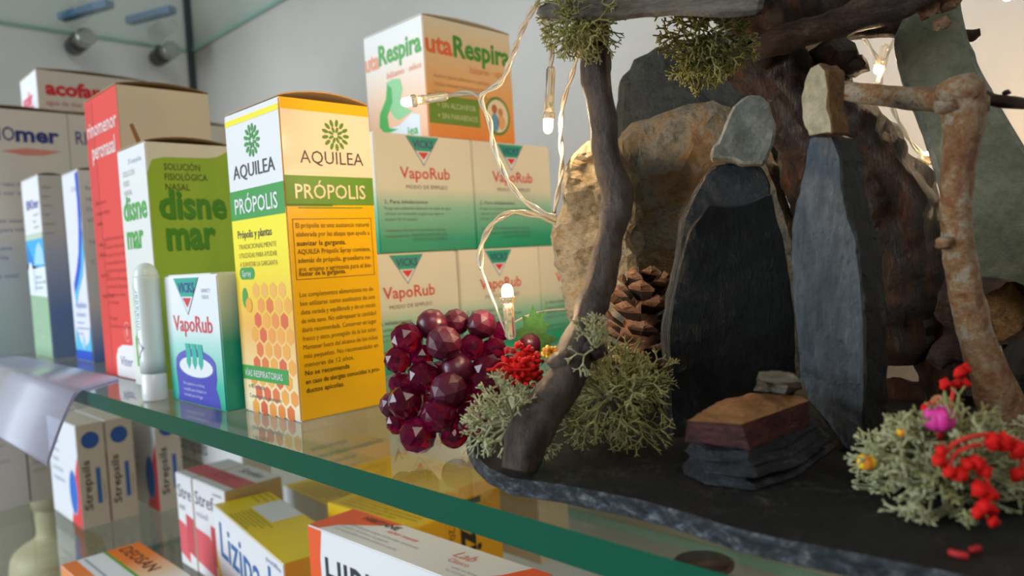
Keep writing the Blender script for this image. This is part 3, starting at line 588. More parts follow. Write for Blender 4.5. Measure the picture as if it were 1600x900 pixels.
c = Carton(9.0, 4.8, 3.6); OGR = grad('orange_top', [(0.0, 'ee7a22'), (0.35, 'f0822c'), (0.7, 'f2c8a0'), (1.0, 'f0f0ec')], 9.0, 0.42, 'X')
c.skin(plain('ee7e2c'), top=plain('e8ebee'), front=plain('f09858'))
c.rect('top', 0.04, 0.04, 8.96, 0.9, OGR, 1); c.rect('top', 0.3, 1.25, 8.6, 1.4, plain('9fb0bc'), 1); c.rect('top', 0.04, 2.5, 8.96, 2.68, plain('58a82e'), 2); c.rect('top', 0.04, 2.66, 8.96, 4.76, OGR, 1)
c.text('top', 'DEOSAN', 0.5, 3.3, 5.6, 0.8, plain('7c3c1c'), 3, 0, 0.02)
LOW2 = -32.0
c.done('orange_carton', (-54.6, 12.2, LZ+0.02), math.radians(0), 'flat orange and white carton with a green stripe, bottom left of picture', 'medicine box')
for i, (y, x, lb) in enumerate(((12.2, -92, 'white carton far left under the acrylic holder, red line on top'), (17.3, -92.4, 'white carton beside the lozenge cartons, behind the acrylic holder'))):
    c = Carton(6.0, 4.9, 8.6); c.skin(plain('d4d2d0')); c.rect('right', 0.2, 7.0, 4.6, 7.5, plain('b87078')); c.para('right', ['gasas estériles', 'uso externo', 'vendas elásticas', 'talla única', 'suave'], 0.4, 6.2, 4.0, 0.8, 0.35, plain('a4a2a0'))
    c.done('bandage_carton', (x, y, LZ), 0, lb, 'medicine box', 'pale cartons at the far left below')
glass_shelf(LEFT_X+0.2, 42, 11.65, WALL_Y-1, LOW2, 0.8, 'lowest glass shelf glimpsed under the lower one', glass_face, edge_light)
bm = bmesh.new(); prof = [(0.0, 4.3), (0.5, 4.8), (5.0, 4.9), (7.0, 4.4), (8.2, 2.6), (9.0, 2.0), (11.5, 2.0), (11.9, 1.7)]; prof = resample(prof, 30)
t = thing('cream_jar', (-99, 22, LOW2), 0, 'cream coloured bottle seen through the lower glass at bottom left', 'bottle')
add_tube(bm, [(0, 0, z) for z, r in prof], [r for z, r in prof], 28); bm_obj('bottle_body', bm, [plain('cfc8a6', 0.5)], t)
bm = bmesh.new(); add_tube(bm, [(0, 0, 11.92), (0, 0, 14.2), (0, 0, 14.4)], [2.3, 2.3, 2.0], 24); bm_obj('screw_cap', bm, [plain('d6d0b4', 0.5)], t)
bm = bmesh.new(); p = onz(1100, 893, LZ); prof = resample([(0.02, 0.9), (0.06, 1.5), (0.35, 1.9), (0.6, 2.0), (0.66, 1.9), (0.62, 1.7), (0.3, 1.5), (0.22, 0.02)], 24)
add_tube(bm, [(p.x, p.y, LZ+z) for z, r in prof], [r for z, r in prof], 28)
tag(bm_obj('brown_dish', bm, [plain('4a2c24', 0.4)], None, (p.x, p.y, LZ)), 'small dark brown dish on the lower shelf beneath the slate', 'dish')
# things on the shelf above, seen through its glass
for i, (x, y, ww, dd, col, lb) in enumerate(((-106, 28.5, 2.0, 9, '3f6f9c', 'blue strip-like packet on the upper shelf, left one of two'), (-103, 35.5, 2.0, 8, '3f6f9c', 'blue strip-like packet on the upper shelf, right one of two'))):
    c = Carton(dd, ww*0.6, 0.9); c.skin(plain(col)); c.done('blue_packet', (x, y, 38.62), math.radians(20), lb, 'packet', 'blue packets on the upper shelf')

# ------------------------------------------------------------------ slate stable
BZ = 0.5
slate_dark = rocky('slate_dark', [(0.25, '0d0e10'), (0.5, '17191b'), (0.66, '22262a'), (0.8, '3a4046')], 0.9, 0.5, 0.35, 10, (1, 1, 1), 9.0, 0.5)
slate_edge = rocky('slate_edge', [(0.2, '15191d'), (0.42, '2c333a'), (0.58, '4c555e'), (0.72, '8a949c'), (0.85, 'b4bcc2')], 2.2, 0.5, 1.0, 10, (1, 1, 2), 6.0)
slate_base = rocky('slate_base', [(0.1, '0a0a0a'), (0.5, '141312'), (0.6, '1f1d1b'), (0.68, '3a3733'), (0.8, '57503f'), (0.95, '7a5c30')], 0.9, 0.6, 0.7, 10, (1, 1, 1), 9.0, 0.35, 0.6, 0.6)
out = [onz(*q, BZ) for q in ((728, 688), (740, 712), (760, 731), (794, 747), (874, 758), (940, 770), (1009, 785), (1080, 805), (1143, 826), (1210, 842), (1278, 855), (1385, 876), (1482, 897), (1560, 912))]
out += [Vector((1.5, 14.4, BZ)), Vector((5, 17, BZ)), Vector((5, 30, BZ)), Vector((-2, 33, BZ)), Vector((-12, 33.5, BZ)), Vector((-18.5, 30, BZ)), Vector((-19.6, 24, BZ)), Vector((-18.6, 18.5, BZ))]
slab('slate_tile', [tuple(v) for v in out], (0, 0, BZ), (0, 0, 1), 0.44, [slate_base, slate_edge], 'wide black slate tile carrying the whole stone nativity stable', 'slate tile', (-8, 22, 0), None, 0.06, 1.1, 0.015, 2.2, 3.0)

# back rocks
rock_m = rocky('mottled_rock', [(0.1, '34352f'), (0.32, '5c5b50'), (0.48, '857d6c'), (0.6, '8a6a3c'), (0.74, '64605a'), (0.95, 'a09e96')], 0.42, 0.55, 0.9, 10, (1, 1, 1), 3.5)
tan_m = rocky('rough_tan_rock', [(0.1, '4a3e28'), (0.35, '857552'), (0.55, 'a0947c'), (0.72, '94743a'), (0.95, 'c2baa8')], 0.7, 0.6, 1.2, 10, (1, 1, 1.6), 5.0)
dark_rock = rocky('dark_rock', [(0.2, '121210'), (0.5, '24241e'), (0.7, '34332a'), (0.9, '55544a')], 0.5, 0.5, 0.6, 10, (1, 1, 1), 4.0)
nb = Vector((0.5, -0.86, 0.08))
slab('mottled_rock', [(952, 330), (958, 215), (985, 190), (1040, 170), (1130, 150), (1180, 190), (1228, 290), (1262, 420), (1262, 560), (1230, 640), (1000, 645), (940, 600), (938, 450)], PD(1090, 420, 26.5), nb, 2.2, [rock_m, rock_m],
     'large mottled grey and ochre rock behind the black slate figure', 'rock', tuple(PD(1100, 640, 27)), None, 0.35, 0.35, 0.2, 0.55, 5.0)
slab('dark_rock', [(955, 230), (960, 135), (978, 98), (1010, 74), (1055, 62), (1110, 45), (1175, 50), (1215, 90), (1235, 190), (1225, 330), (1180, 420), (1000, 420), (955, 330)], PD(1090, 180, 29.2), Vector((0.55, -0.82, 0.15)), 1.5, [dark_rock, dark_rock],
     'dark rounded rock rising behind the mottled rock under the roof', 'rock', tuple(PD(1090, 420, 29.5)), None, 0.4, 0.4, 0.2, 0.6, 9.0)
slab('tan_rock', [(889, 245), (905, 222), (940, 215), (985, 260), (992, 400), (990, 560), (965, 628), (908, 616), (893, 520), (878, 470), (864, 425), (853, 385), (858, 350), (872, 330), (878, 285)], PD(900, 400, 25.2), Vector((0.45, -0.88, 0.05)), 2.0, [tan_m, tan_m],
     'rough tan rock standing behind the curved left branch', 'rock', tuple(PD(930, 600, 25.4)), None, 0.25, 0.25, 0.24, 0.9, 2.0)

# wood
bark = rocky('grey_brown_bark', [(0.1, '1c1512'), (0.4, '41342e'), (0.62, '5a4c44'), (0.8, '6e5c44'), (0.95, '857a6c')], 0.9, 0.55, 1.0, 10, (1.4, 1.4, 0.6), 6.0)
bark_end = rocky('cut_wood', [(0.3, '6d4c2c'), (0.6, 'a0784a'), (0.8, 'c09a68')], 2.5, 0.7, 0.5)
red_bark = rocky('reddish_bark', [(0.1, '4a2a18'), (0.34, '7c4c2c'), (0.5, '94704a'), (0.62, 'a39c88'), (0.74, '84492a'), (0.95, 'b4ac9c')], 0.7, 0.42, 0.7, 8, (1, 1, 1.0), 5.0)
drift = rocky('dark_driftwood', [(0.15, '0a0605'), (0.42, '20130c'), (0.6, '44260f'), (0.78, '6e3f1c'), (0.95, '966a3c')], 0.8, 0.42, 1.3, 10, (2.4, 2.4, 0.7), 4.5)
drift2 = rocky('brown_driftwood', [(0.25, '241813'), (0.45, '43302a'), (0.6, '5c463c'), (0.8, '7d6658')], 1.0, 0.5, 1.1, 10, (1.2, 1.2, 2.4), 5.0)
branch('branch_post', [(930, 20, 21.6, 22), (930, 60, 21.4, 23), (932, 115, 21.2, 23), (941, 180, 21, 22), (948, 250, 20.8, 22), (964, 305, 20.6, 26), (957, 350, 20.4, 22), (946, 405, 20.1, 22), (932, 460, 19.8, 23), (913, 510, 19.4, 24), (898, 545, 19.1, 26), (884, 590, 18.8, 31), (850, 640, 18.45, 33), (822, 690, 18.15, 33), (812, 735, 18.0, 28)],
       bark, bark_end, 'long crooked grey brown branch propping the left of the stable roof', 'branch', None, 18, 0.06, 1.4, 90, 0, 2.0, ((925, 545, 18.9, 22), (878, 565, 18.7, 22), (975, 300, 20.6, 14)))
lich_y = rocky('ochre_lichen', [(0.3, '7a5a18'), (0.6, 'b08a2c'), (0.8, 'caa84a')], 4, 0.8, 1.0)
branch('post_stick', [(1500, 140, 17.4, 36), (1505, 175, 17.4, 33), (1502, 215, 17.45, 29), (1496, 260, 17.5, 24), (1493, 310, 17.6, 23), (1494, 365, 17.7, 23), (1502, 420, 17.8, 23), (1514, 480, 17.9, 24), (1534, 550, 18.1, 27), (1555, 610, 18.2, 31), (1572, 650, 18.3, 30), (1580, 690, 18.35, 24)],
       red_bark, bark_end, 'mottled reddish branch post at the right with a lumpy top', 'branch', None, 18, 0.035, 1.6, 70, 0, 4.0, ((1500, 142, 17.3, 34), (1520, 165, 17.4, 24), (1474, 380, 17.55, 12), (1480, 165, 17.3, 18)))
branch('rail_stick', [(1308, 140, 20.6, 15), (1350, 146, 20.1, 16), (1400, 151, 19.4, 17), (1450, 156, 18.7, 18), (1480, 159, 18.0, 17)], red_bark, bark_end, 'straight tan stick tied crosswise into the lumpy right post', 'stick', None, 16, 0.02, 2, 30, 0, 8.0)
branch('twig', [(1538, 152, 17.6, 12), (1560, 158, 17.4, 10), (1610, 163, 17.0, 9), (1660, 170, 16.8, 8)], drift2, bark_end, 'thin dark twig leaving the lumpy post toward the right border', 'stick', None, 12, 0.02, 2, 20, 0, 3.0, ((1572, 145, 17.3, 6),))
branch('driftwood_stump', [(1150, 70, 24.2, 34), (1195, 105, 24.3, 52), (1245, 155, 24.5, 66), (1295, 225, 24.8, 78), (1340, 300, 25.2, 96), (1368, 390, 25.5, 108), (1385, 470, 25.6, 104), (1396, 530, 25.6, 92), (1400, 562, 25.6, 70)], drift, drift, 'big dark twisted driftwood trunk behind the blue slate figure', 'driftwood', tuple(PD(1400, 600, 25.6)), 30, 0.24, 0.9, 80, 3.2, 5.0,
       ((1185, 90, 23.6, 34), (1335, 104, 23.4, 20), (1300, 90, 23.8, 36), (1150, 90, 24, 18)))
branch('driftwood_limb', [(1462, 400, 24.6, 40), (1470, 470, 24.5, 44), (1476, 540, 24.2, 46), (1488, 590, 23.8, 48), (1500, 640, 23.2, 44)], drift, drift, 'dark lower driftwood leg right of the lit gap', 'driftwood', None, 24, 0.14, 1.2, 40, 2.4, 11.0)
branch('driftwood_root', [(1360, 640, 25.0, 16), (1390, 618, 24.6, 24), (1430, 622, 24.2, 28), (1470, 634, 23.8, 26), (1500, 650, 23, 22)], drift, drift, 'low brown root piece lying under the lit gap', 'driftwood', None, 18, 0.1, 1.5, 30, 2.0, 14.0)
branch('root_knob', [(1462, 570, 22.2, 12), (1482, 548, 22.2, 22), (1512, 545, 22.0, 26), (1540, 560, 21.8, 24)], drift2, drift2, 'small tan root knob behind the reddish post foot', 'driftwood', None, 16, 0.08, 1.8, 24, 1.5, 17.0)
# hollow log at right
bm = bmesh.new(); rs = resample([tuple(PD(a, b, d))+(h*d/FPX,) for a, b, d, h in ((1500, 470, 22.6, 46), (1540, 482, 21.6, 47), (1572, 492, 20.6, 48))], 24)
rg = add_tube(bm, [r[:3] for r in rs], [r[3] for r in rs], 26, 0.08, 1.2, 0, 0, 2.0, 6.0)
endf = [f for f in bm.faces if len(f.verts) > 4 and all(v in rg[-1] for v in f.verts)][0]
g = bmesh.ops.inset_individual(bm, faces=[endf], thickness=0.22); endf.material_index = 1
axis = (Vector(rs[-1][:3])-Vector(rs[-3][:3])).normalized()
for v in endf.verts: v.co -= axis*0.5
tag(bm_obj('hollow_log', bm, [drift2, bark_end], None, rs[0][:3]), 'short hollow log end lying behind the right post', 'log')
branch('roof_branch', [(1178, 78, 22.6, 14), (1215, 64, 22.4, 20), (1262, 52, 22.2, 20), (1310, 38, 22.0, 22), (1345, 22, 21.8, 25), (1390, 10, 21.6, 24), (1450, -18, 21.4, 24), (1530, -60, 21.2, 22)], drift2, bark_end, 'brown forked branch sloping up across the stable roof', 'branch', None, 16, 0.06, 1.6, 50, 1.6, 21.0)
branch('roof_beam', [(1240, 60, 24.6, 26), (1320, 48, 24.4, 15), (1400, 46, 24.2, 14), (1470, 50, 23.8, 14), (1510, 56, 23.4, 11), (1532, 52, 23.2, 6)], drift, drift, 'dark beam behind the green slate, splintered tip poking out right', 'branch', None, 14, 0.08, 1.8, 40, 1.6, 25.0)
branch('roof_bough', [(1100, -30, 23.4, 46), (1165, -2, 23.3, 52), (1220, 14, 23.2, 50), (1280, 10, 23.0, 36), (1330, -20, 22.8, 30)], drift, drift, 'thick blackish bough under the roof at the top centre', 'branch', None, 20, 0.16, 1.1, 40, 2.0, 31.0)
# roof plank
plank_m = rocky('grey_plank', [(0.3, '5d5a54'), (0.5, '7f7a72'), (0.75, '9c968c')], 0.8, 0.7, 0.8, 10, (1, 1, 4), 5.0)
slab('roof_plank', [(834, 14), (842, 29), (880, 36), (940, 34), (1000, 30), (1060, 25), (1120, 30), (1190, 24), (1200, -20), (1100, -45), (960, -30), (880, -8)], PD(960, 20, 19.9), Vector((0.42, -0.85, -0.32)), 3.4, [plank_m, plank_m],
     'grey weathered stone plank roofing the left of the stable', 'roof slab', tuple(PD(960, 30, 20.5)), None, 0.15, 0.5, 0.05, 1.0, 4.0)
# green slate at right
green_m = rocky('green_slate', [(0.15, '3c4032'), (0.45, '5a5e48'), (0.7, '70735e'), (0.92, '8c8d80')], 0.5, 0.5, 0.3, 8, (1, 1, 1), 6.0)
green_e = rocky('green_slate_edge', [(0.2, '5a5f52'), (0.6, '82857a'), (0.9, 'a4a69c')], 1.0, 0.5, 0.6)
slab('green_slate', [(1396, 60), (1420, 10), (1450, -20), (1500, -10), (1512, 60), (1545, 130), (1600, 225), (1690, 380), (1700, 655), (1600, 645), (1545, 470), (1500, 400), (1470, 300), (1440, 200), (1408, 120)], PD(1500, 250, 22.4), Vector((0.3, -0.95, 0.1)), 0.7, [green_m, green_e],
     'broad greenish slate leaning behind the lumpy right post', 'slate slab', tuple(PD(1600, 520, 22.3)), None, 0.14, 0.5, 0.05, 0.8, 7.0)
# bracing rubble that carries the green slate and rocks
def boulder(name, c, r, sq, m, label, seed):
    bm = bmesh.new(); add_ball(bm, (0, 0, 0), r, 3, sq, 0, False); roughen(bm, r*0.22, 1.1, seed)
    for v in bm.verts:
        v.co += Vector(c); v.co.z = max(v.co.z, BZ+0.02)
    tag(bm_obj(name, bm, [m], None, (c[0], c[1], BZ)), label, 'rock')
boulder('prop_stone', (-3.2, 23.9, 1.6), 1.7, (1.2, 0.8, 0.9), dark_rock, 'dark lump of stone at the right border behind the post foot', 3.0)

flake_m = rocky('peach_bark', [(0.1, '5a5038'), (0.4, '9a6a4c'), (0.6, 'a89078'), (0.9, '7c8a80')], 2.0, 0.7, 1.0)
bm = bmesh.new(); rr = random.Random(9)
for i in range(16):
    add_ball(bm, PD(1470+rr.uniform(-26, 24), 14+rr.uniform(-34, 28), 21.7), rr.uniform(0.14, 0.3), 2, (1, 0.8, 0.8), 0, False, None, 0.7)
tag(bm_obj('bark_flake', bm, [flake_m], None, tuple(PD(1470, 40, 21.7))), 'peach and grey crust of bark stuck on top of the greenish slate', 'bark')
# figures
f1n = Vector((0.66, -0.75, 0.06)); p1 = PD(1120, 665, 20.9)
blk = rocky('black_slate', [(0.3, '060707'), (0.5, '0e1011'), (0.62, '1a1d1f'), (0.74, '363c40'), (0.88, '6a7478')], 0.7, 0.5, 0.8, 10, (1.3, 1.3, 0.6), 6.0, 0.24)
blk_side = rocky('black_slate_edge', [(0.3, '14181b'), (0.6, '262d32'), (0.9, '4c565e')], 1.6, 0.5, 0.8, 10, (1, 1, 1), 6.0)
t = thing('stone_figure', tuple(onz(1130, 672, BZ+0.05)), 0, 'tall black slate figure with a grey stone head, left of the pair', 'figurine', 'slate nativity figures')
bs = tuple(onz(1130, 672, BZ+0.05))
cap_m = rocky('slate_cap', [(0.25, '1c2124'), (0.55, '2b3237'), (0.85, '465056')], 0.9, 0.5, 0.5, 10, (1, 1, 1), 7.0)
slab('slate_body', [(1118, 257), (1150, 254), (1190, 258), (1204, 285), (1208, 330), (1222, 370), (1232, 430), (1238, 500), (1240, 590), (1236, 655), (1170, 672), (1110, 680), (1044, 684), (1040, 600), (1037, 510), (1046, 455), (1056, 410), (1068, 340), (1086, 300), (1104, 270)], p1-f1n*0.22, f1n, 0.6, [cap_m, blk_side], None, None, bs, t, 0.07, 0.25, 0.04, 1.8, 3.0)
slab('split_layer', [(1107, 318), (1140, 322), (1165, 318), (1196, 304), (1207, 302), (1214, 345), (1226, 380), (1236, 440), (1243, 510), (1244, 590), (1240, 655), (1170, 674), (1110, 683), (1049, 686), (1046, 600), (1044, 515), (1054, 450), (1064, 405), (1076, 362)], p1, f1n, 0.24, [blk, blk_side], None, None, bs, t, 0.05, 0.25, 0.03, 1.8, 13.0)['label'] = 'blacker split layer on the front of the figure'
gst = rocky('grey_head_stone', [(0.3, '4f524c'), (0.55, '666a62'), (0.8, '7a7d74')], 0.8, 0.6, 0.3, 8, (1, 1, 1), 6.0)
gst2 = rocky('grey_head_edge', [(0.3, '6f6e66'), (0.55, '8c8b82'), (0.8, 'a09c90')], 1.0, 0.6, 0.5, 8)
hd = slab('head_stone', [(1110, 244), (1113, 228), (1122, 222), (1138, 180), (1146, 163), (1172, 145), (1190, 150), (1204, 164), (1212, 196), (1208, 228), (1195, 254), (1160, 256), (1148, 250)], PD(1160, 200, 20.7), Vector((0.5, -0.85, 0.1)), 0.8, [gst, gst2], None, None, bs, t, 0.07, 0.25, 0.05, 1.6, 5.0)
hd['label'] = 'rounded grey green stone head'
f2n = Vector((-0.25, -0.96, 0.08)); p2 = PD(1332, 700, 18.25)
blu = rocky('blue_slate', [(0.15, '262d34'), (0.42, '38424b'), (0.62, '4a5660'), (0.76, '6c7882'), (0.9, 'a8b2b8')], 0.7, 0.42, 0.6, 10, (1.4, 1.4, 0.35), 7.0)
blu_side = rocky('blue_slate_edge', [(0.3, '08090a'), (0.58, '14171a'), (0.72, '2a3036'), (0.88, '8a969e')], 1.2, 0.4, 1.0, 10, (2, 2, 0.7), 5.0)
bs2 = tuple(onz(1330, 708, BZ+0.05))
t = thing('stone_figure', bs2, 0, 'slim blue grey slate figure with a tan stone head, right of the pair', 'figurine', 'slate nativity figures')
slab('slate_body', [(1264, 214), (1282, 209), (1300, 210), (1314, 245), (1316, 290), (1326, 340), (1338, 370), (1345, 430), (1351, 500), (1352, 600), (1348, 690), (1334, 710), (1318, 700), (1290, 660), (1262, 625), (1248, 590), (1242, 520), (1235, 410), (1236, 355), (1246, 300), (1256, 250)], p2, f2n, 0.95, [blu, blu_side], None, None, bs2, t, 0.05, 0.22, 0.05, 1.8, 8.0)
tanh = rocky('tan_head_stone', [(0.3, '8a8468'), (0.55, 'a59c80'), (0.8, 'b8ae98')], 1.0, 0.6, 0.5, 8)
rust = rocky('rust_head_edge', [(0.3, '4f3418'), (0.55, '7a5428'), (0.8, '9a7038')], 1.6, 0.6, 1.0, 8, (1, 1, 0.5))
d2 = (p2-CAM).dot(-back)
hd = slab('head_stone', [(1263, 214), (1252, 185), (1251, 160), (1257, 130), (1268, 106), (1281, 99), (1291, 110), (1294, 140), (1293, 170), (1299, 188), (1300, 209)], PD(1275, 160, 18.6), Vector((-0.35, -0.93, 0.05)), 0.62, [tanh, rust], None, None, bs2, t, 0.04, 0.2, 0.07, 1.8, 12.0)
hd['label'] = 'tan and rust split stone head'
# manger stones
def prism(name, tops, ztop, bots, zbot, mats, label, seed, amp=0.04, L=0.2, layered=0):
    bm = bmesh.new(); n = len(tops); rings = []
    k = max(2, layered or 2)
    T = [onz(a, b, ztop) for a, b in tops]; B = [onz(a, b, zbot) for a, b in bots]
    cT = sum(T, Vector())/n; rr = random.Random(seed)
    for i in range(k):
        f = i/(k-1); j = 1.0 if not layered else rr.uniform(0.9, 1.06)
        sh = Vector((rr.uniform(-0.12, 0.12), rr.uniform(-0.12, 0.12), 0)) if layered else Vector()
        for z in ((0,) if not layered else (-0.04, 0.04)):
            ring = []
            for a, b in zip(B, T):
                q = b.lerp(a, 1-f); c0 = Vector((cT.x, cT.y, q.z)); q = c0+(q-c0)*(j*rr.uniform(0.97, 1.03) if layered else 1)+sh; q.z += z; ring.append(bm.verts.new(q))
            rings.append(ring)
    for a, b in zip(rings, rings[1:]):
        for i in range(n): bm.faces.new((a[i], a[(i+1) % n], b[(i+1) % n], b[i])).material_index = 1
    bm.faces.new(rings[0]); bm.faces.new(rings[-1]); bmesh.ops.recalc_face_normals(bm, faces=bm.faces)
    bmesh.ops.triangulate(bm, faces=bm.faces[:]); refine(bm, L, 4); roughen(bm, amp, 2.0, seed)
    zb = min(v.co.z for v in bm.verts)
    for v in bm.verts: v.co.z = max(v.co.z, zbot)
    c0 = sum(B, Vector())/n
    return tag(bm_obj(name, bm, mats, None, (c0.x, c0.y, zbot)), label, 'stone')
lay_top = rocky('layered_slate', [(0.3, '14171a'), (0.55, '262b30'), (0.8, '4a5258')], 1.4, 0.45, 0.6, 10, (1, 1, 3), 6.0)
prism('slate_stack', [(1071, 694), (1100, 712), (1170, 712), (1230, 700), (1287, 668), (1270, 648), (1220, 640), (1120, 655)], 1.32,
      [(1070, 738), (1105, 752), (1178, 760), (1235, 742), (1294, 700), (1280, 690), (1230, 680), (1120, 690)], BZ+0.04, [lay_top, lay_top], 'dark layered slate block at the bottom of the manger pile', 2.0, 0.045, 0.16, 6)
red_top = rocky('ochre_stone', [(0.15, '5a3a22'), (0.45, '855a32'), (0.7, '9c7444'), (0.92, '6c4030')], 0.9, 0.6, 0.4, 8)
red_side = rocky('maroon_stone', [(0.3, '451f1e'), (0.5, '6b3430'), (0.7, '854a46'), (0.85, 'a07a70')], 1.0, 0.55, 0.7, 8, (1, 1, 3))
prism('red_stone', [(1072, 657), (1086, 650), (1120, 628), (1172, 614), (1250, 618), (1264, 626), (1158, 663)], 2.15,
      [(1071, 690), (1088, 680), (1130, 664), (1180, 652), (1258, 650), (1266, 664), (1172, 704)], 1.36, [red_top, red_side], 'flat reddish brown stone laid across the dark slate block', 3.0, 0.03, 0.2)
pale = rocky('small_grey_stone', [(0.3, '4a463c'), (0.55, '767064'), (0.8, '9a958a')], 1.4, 0.45, 0.6, 8)
prism('pebble', [(1186, 581), (1212, 579), (1240, 584), (1252, 596), (1215, 600), (1190, 594)], 2.95, [(1178, 611), (1205, 613), (1226, 616), (1254, 608), (1240, 598), (1195, 598)], 2.2, [pale, pale], 'small grey stone perched on the reddish stone as the child', 6.0, 0.04, 0.15)

# pine cone
t0 = PD(1000, 522, 24.0); ax = Vector((0.10, 0.15, 1.0)).normalized(); u0 = ax.orthogonal().normalized(); v0 = ax.cross(u0)
bm = bmesh.new(); H = 3.2; cb = t0-ax*H*0.5
add_tube(bm, [cb+ax*H*f for f in (0, 0.2, 0.5, 0.8, 1.0)], [0.35, 0.6, 0.65, 0.45, 0.15], 12, 0, 1, 0)
for i in range(38):
    f = (i+0.5)/38; a = i*2.39996; z = H*f; d = u0*math.cos(a)+v0*math.sin(a); ln = 1.45*math.sin(math.pi*(0.16+0.72*f))**0.7; lift = 0.2+0.9*f
    s_ = d.cross(ax).normalized(); o_ = (d*math.cos(lift*0.8)+ax*math.sin(lift*0.8)).normalized(); nn = o_.cross(s_).normalized()
    if nn.dot(ax) < 0: nn = -nn
    p0 = cb+ax*z; w0, w1 = 0.14, 0.44*(0.6+0.5*math.sin(math.pi*f))
    prof = [(0.3, w0, 0.05, 1), (ln*0.75, w1*0.95, 0.06, 1), (ln*0.86, w1, 0.1, 0), (ln, w1*0.62, 0.13, 0), (ln*1.04, w1*0.15, 0.06, 0)]
    prev = None
    for (l, ww, th, mi_) in prof:
        ring = [bm.verts.new(p0+o_*l+s_*(ww*sx_)+nn*(th*sz_)) for sx_, sz_ in ((-1, 0), (0, 1.4), (1, 0), (0, -0.8))]
        if prev:
            for k in range(4): bm.faces.new((prev[k], prev[(k+1) % 4], ring[(k+1) % 4], ring[k])).material_index = mi_
        prev = ring
    bm.faces.new(prev).material_index = 0
bmesh.ops.recalc_face_normals(bm, faces=bm.faces)
cone_tip = rocky('cone_tip', [(0.15, '4a3022'), (0.5, '7c563c'), (0.9, 'a07a5a')], 2.5, 0.65, 0.5); cone_in = rocky('cone_inner', [(0.3, '160d08'), (0.7, '2c1a10')], 2, 0.6, 0.4)
tag(bm_obj('pine_cone', bm, [cone_tip, cone_in], None, cb), 'open brown pine cone tucked beside the black slate figure', 'pine cone')

# lichen
def lichen(name, c, rad, n, ln, r0, label, mats, up_bias=0.5, seed=0, flat=1.0, floor=None, dirs=None, depth=4):
    rr = random.Random(seed); bm = bmesh.new(); c = Vector(c)
    def twig(p, d, l, r, k, mi_):
        q = p; pr = None
        for s in range(2):
            d = (d+Vector((rr.uniform(-1, 1), rr.uniform(-1, 1), rr.uniform(-1, 1)))*0.22).normalized(); q2 = q+d*l*0.5
            if floor is not None and q2.z < floor+r: q2.z = floor+r+0.02
            u = d.orthogonal().normalized(); v = d.cross(u); r1 = r*(1-0.08*(s+1))
            if pr is None: pr = [bm.verts.new(q+(u*math.cos(a)+v*math.sin(a))*r) for a in (0, 2.09, 4.19)]
            ring = [bm.verts.new(q2+(u*math.cos(a)+v*math.sin(a))*r1) for a in (0, 2.09, 4.19)]
            for j in range(3):
                f = bm.faces.new((pr[j], pr[(j+1) % 3], ring[(j+1) % 3], ring[j])); f.material_index = mi_; f.smooth = True
            pr = ring; q = q2
        if k > 0:
            m_ = 2 if rr.random() < 0.75 else 3; o = d.orthogonal().normalized(); b0 = rr.uniform(0, 6.28)
            for j in range(m_):
                a = b0+j*2*math.pi/m_; e = (o*math.cos(a)+d.cross(o)*math.sin(a)); twig(q, (d+e*rr.uniform(0.45, 0.85)).normalized(), l*rr.uniform(0.66, 0.86), r*0.82, k-1, mi_)
        else: bm.faces.new(pr).material_index = mi_
    for i in range(n):
        d = Vector((rr.gauss(0, 1), rr.gauss(0, 1), rr.gauss(0, 1)*flat+up_bias)).normalized()
        if dirs: d = (d*0.75+Vector(dirs)).normalized()
        p = c+Vector((d.x*rad[0], d.y*rad[1], d.z*rad[2]))*rr.uniform(0.1, 0.7)
        if floor is not None: p.z = max(p.z, floor+0.1)
        twig(p, d, ln*rr.uniform(0.7, 1.2), r0*rr.uniform(0.8, 1.15), depth, rr.choice((0, 0, 1)))
    lo = min(v.co.z for v in bm.verts)
    return tag(bm_obj(name, bm, mats, None, (c.x, c.y, lo)), label, 'lichen')
LA = rocky('pale_lichen', [(0.2, '8e9268'), (0.6, 'b4b68e'), (0.9, 'cfd2b2')], 2, 0.8, 0.3); LB = rocky('olive_lichen', [(0.2, '7a7c48'), (0.8, 'aaa974')], 2, 0.8, 0.3)
LC = rocky('dark_olive_lichen', [(0.2, '6a6a34'), (0.8, 'a09e5c')], 2, 0.8, 0.3)
lichen('lichen_clump', PD(1475, 752, 14.6), (0.95, 0.85, 0.55), 75, 0.42, 0.062, 'large pale grey green lichen cushion in the front right corner', [LA, LB], 0.5, 3, 0.8, BZ+0.05)
lichen('lichen_clump', PD(1575, 770, 15.2), (0.9, 0.9, 0.6), 45, 0.4, 0.058, 'olive lichen clump against the foot of the reddish post', [LB, LA], 0.5, 13, 0.8, BZ+0.05)
lichen('lichen_clump', PD(955, 618, 19.8), (1.3, 1.0, 0.8), 62, 0.46, 0.05, 'bushy green lichen at the foot of the pine cone', [LB, LC], 0.4, 5, 0.9, BZ+0.05)
lichen('lichen_clump', PD(800, 660, 18.8), (0.4, 0.4, 0.6), 30, 0.36, 0.056, 'pale lichen tuft beside the grapes and left branch foot', [LA, LA], 0.2, 8, 1.0, BZ+0.05)
lichen('lichen_clump', PD(1105, 52, 21.4), (0.75, 0.6, 0.9), 56, 0.38, 0.054, 'yellow green lichen hanging under the roof plank at centre', [LC, LB], -0.5, 10, 1.0)
lichen('lichen_clump', PD(908, 28, 20.4), (0.55, 0.5, 0.4), 34, 0.34, 0.05, 'small lichen tuft at the top of the left branch', [LC, LB], -0.4, 12, 1.0)
lichen('lichen_clump', PD(930, 545, 18.4), (0.3, 0.3, 0.25), 12, 0.26, 0.034, 'tiny lichen sprig on the left branch knot', [LA, LB], 0.6, 15, 1.0)

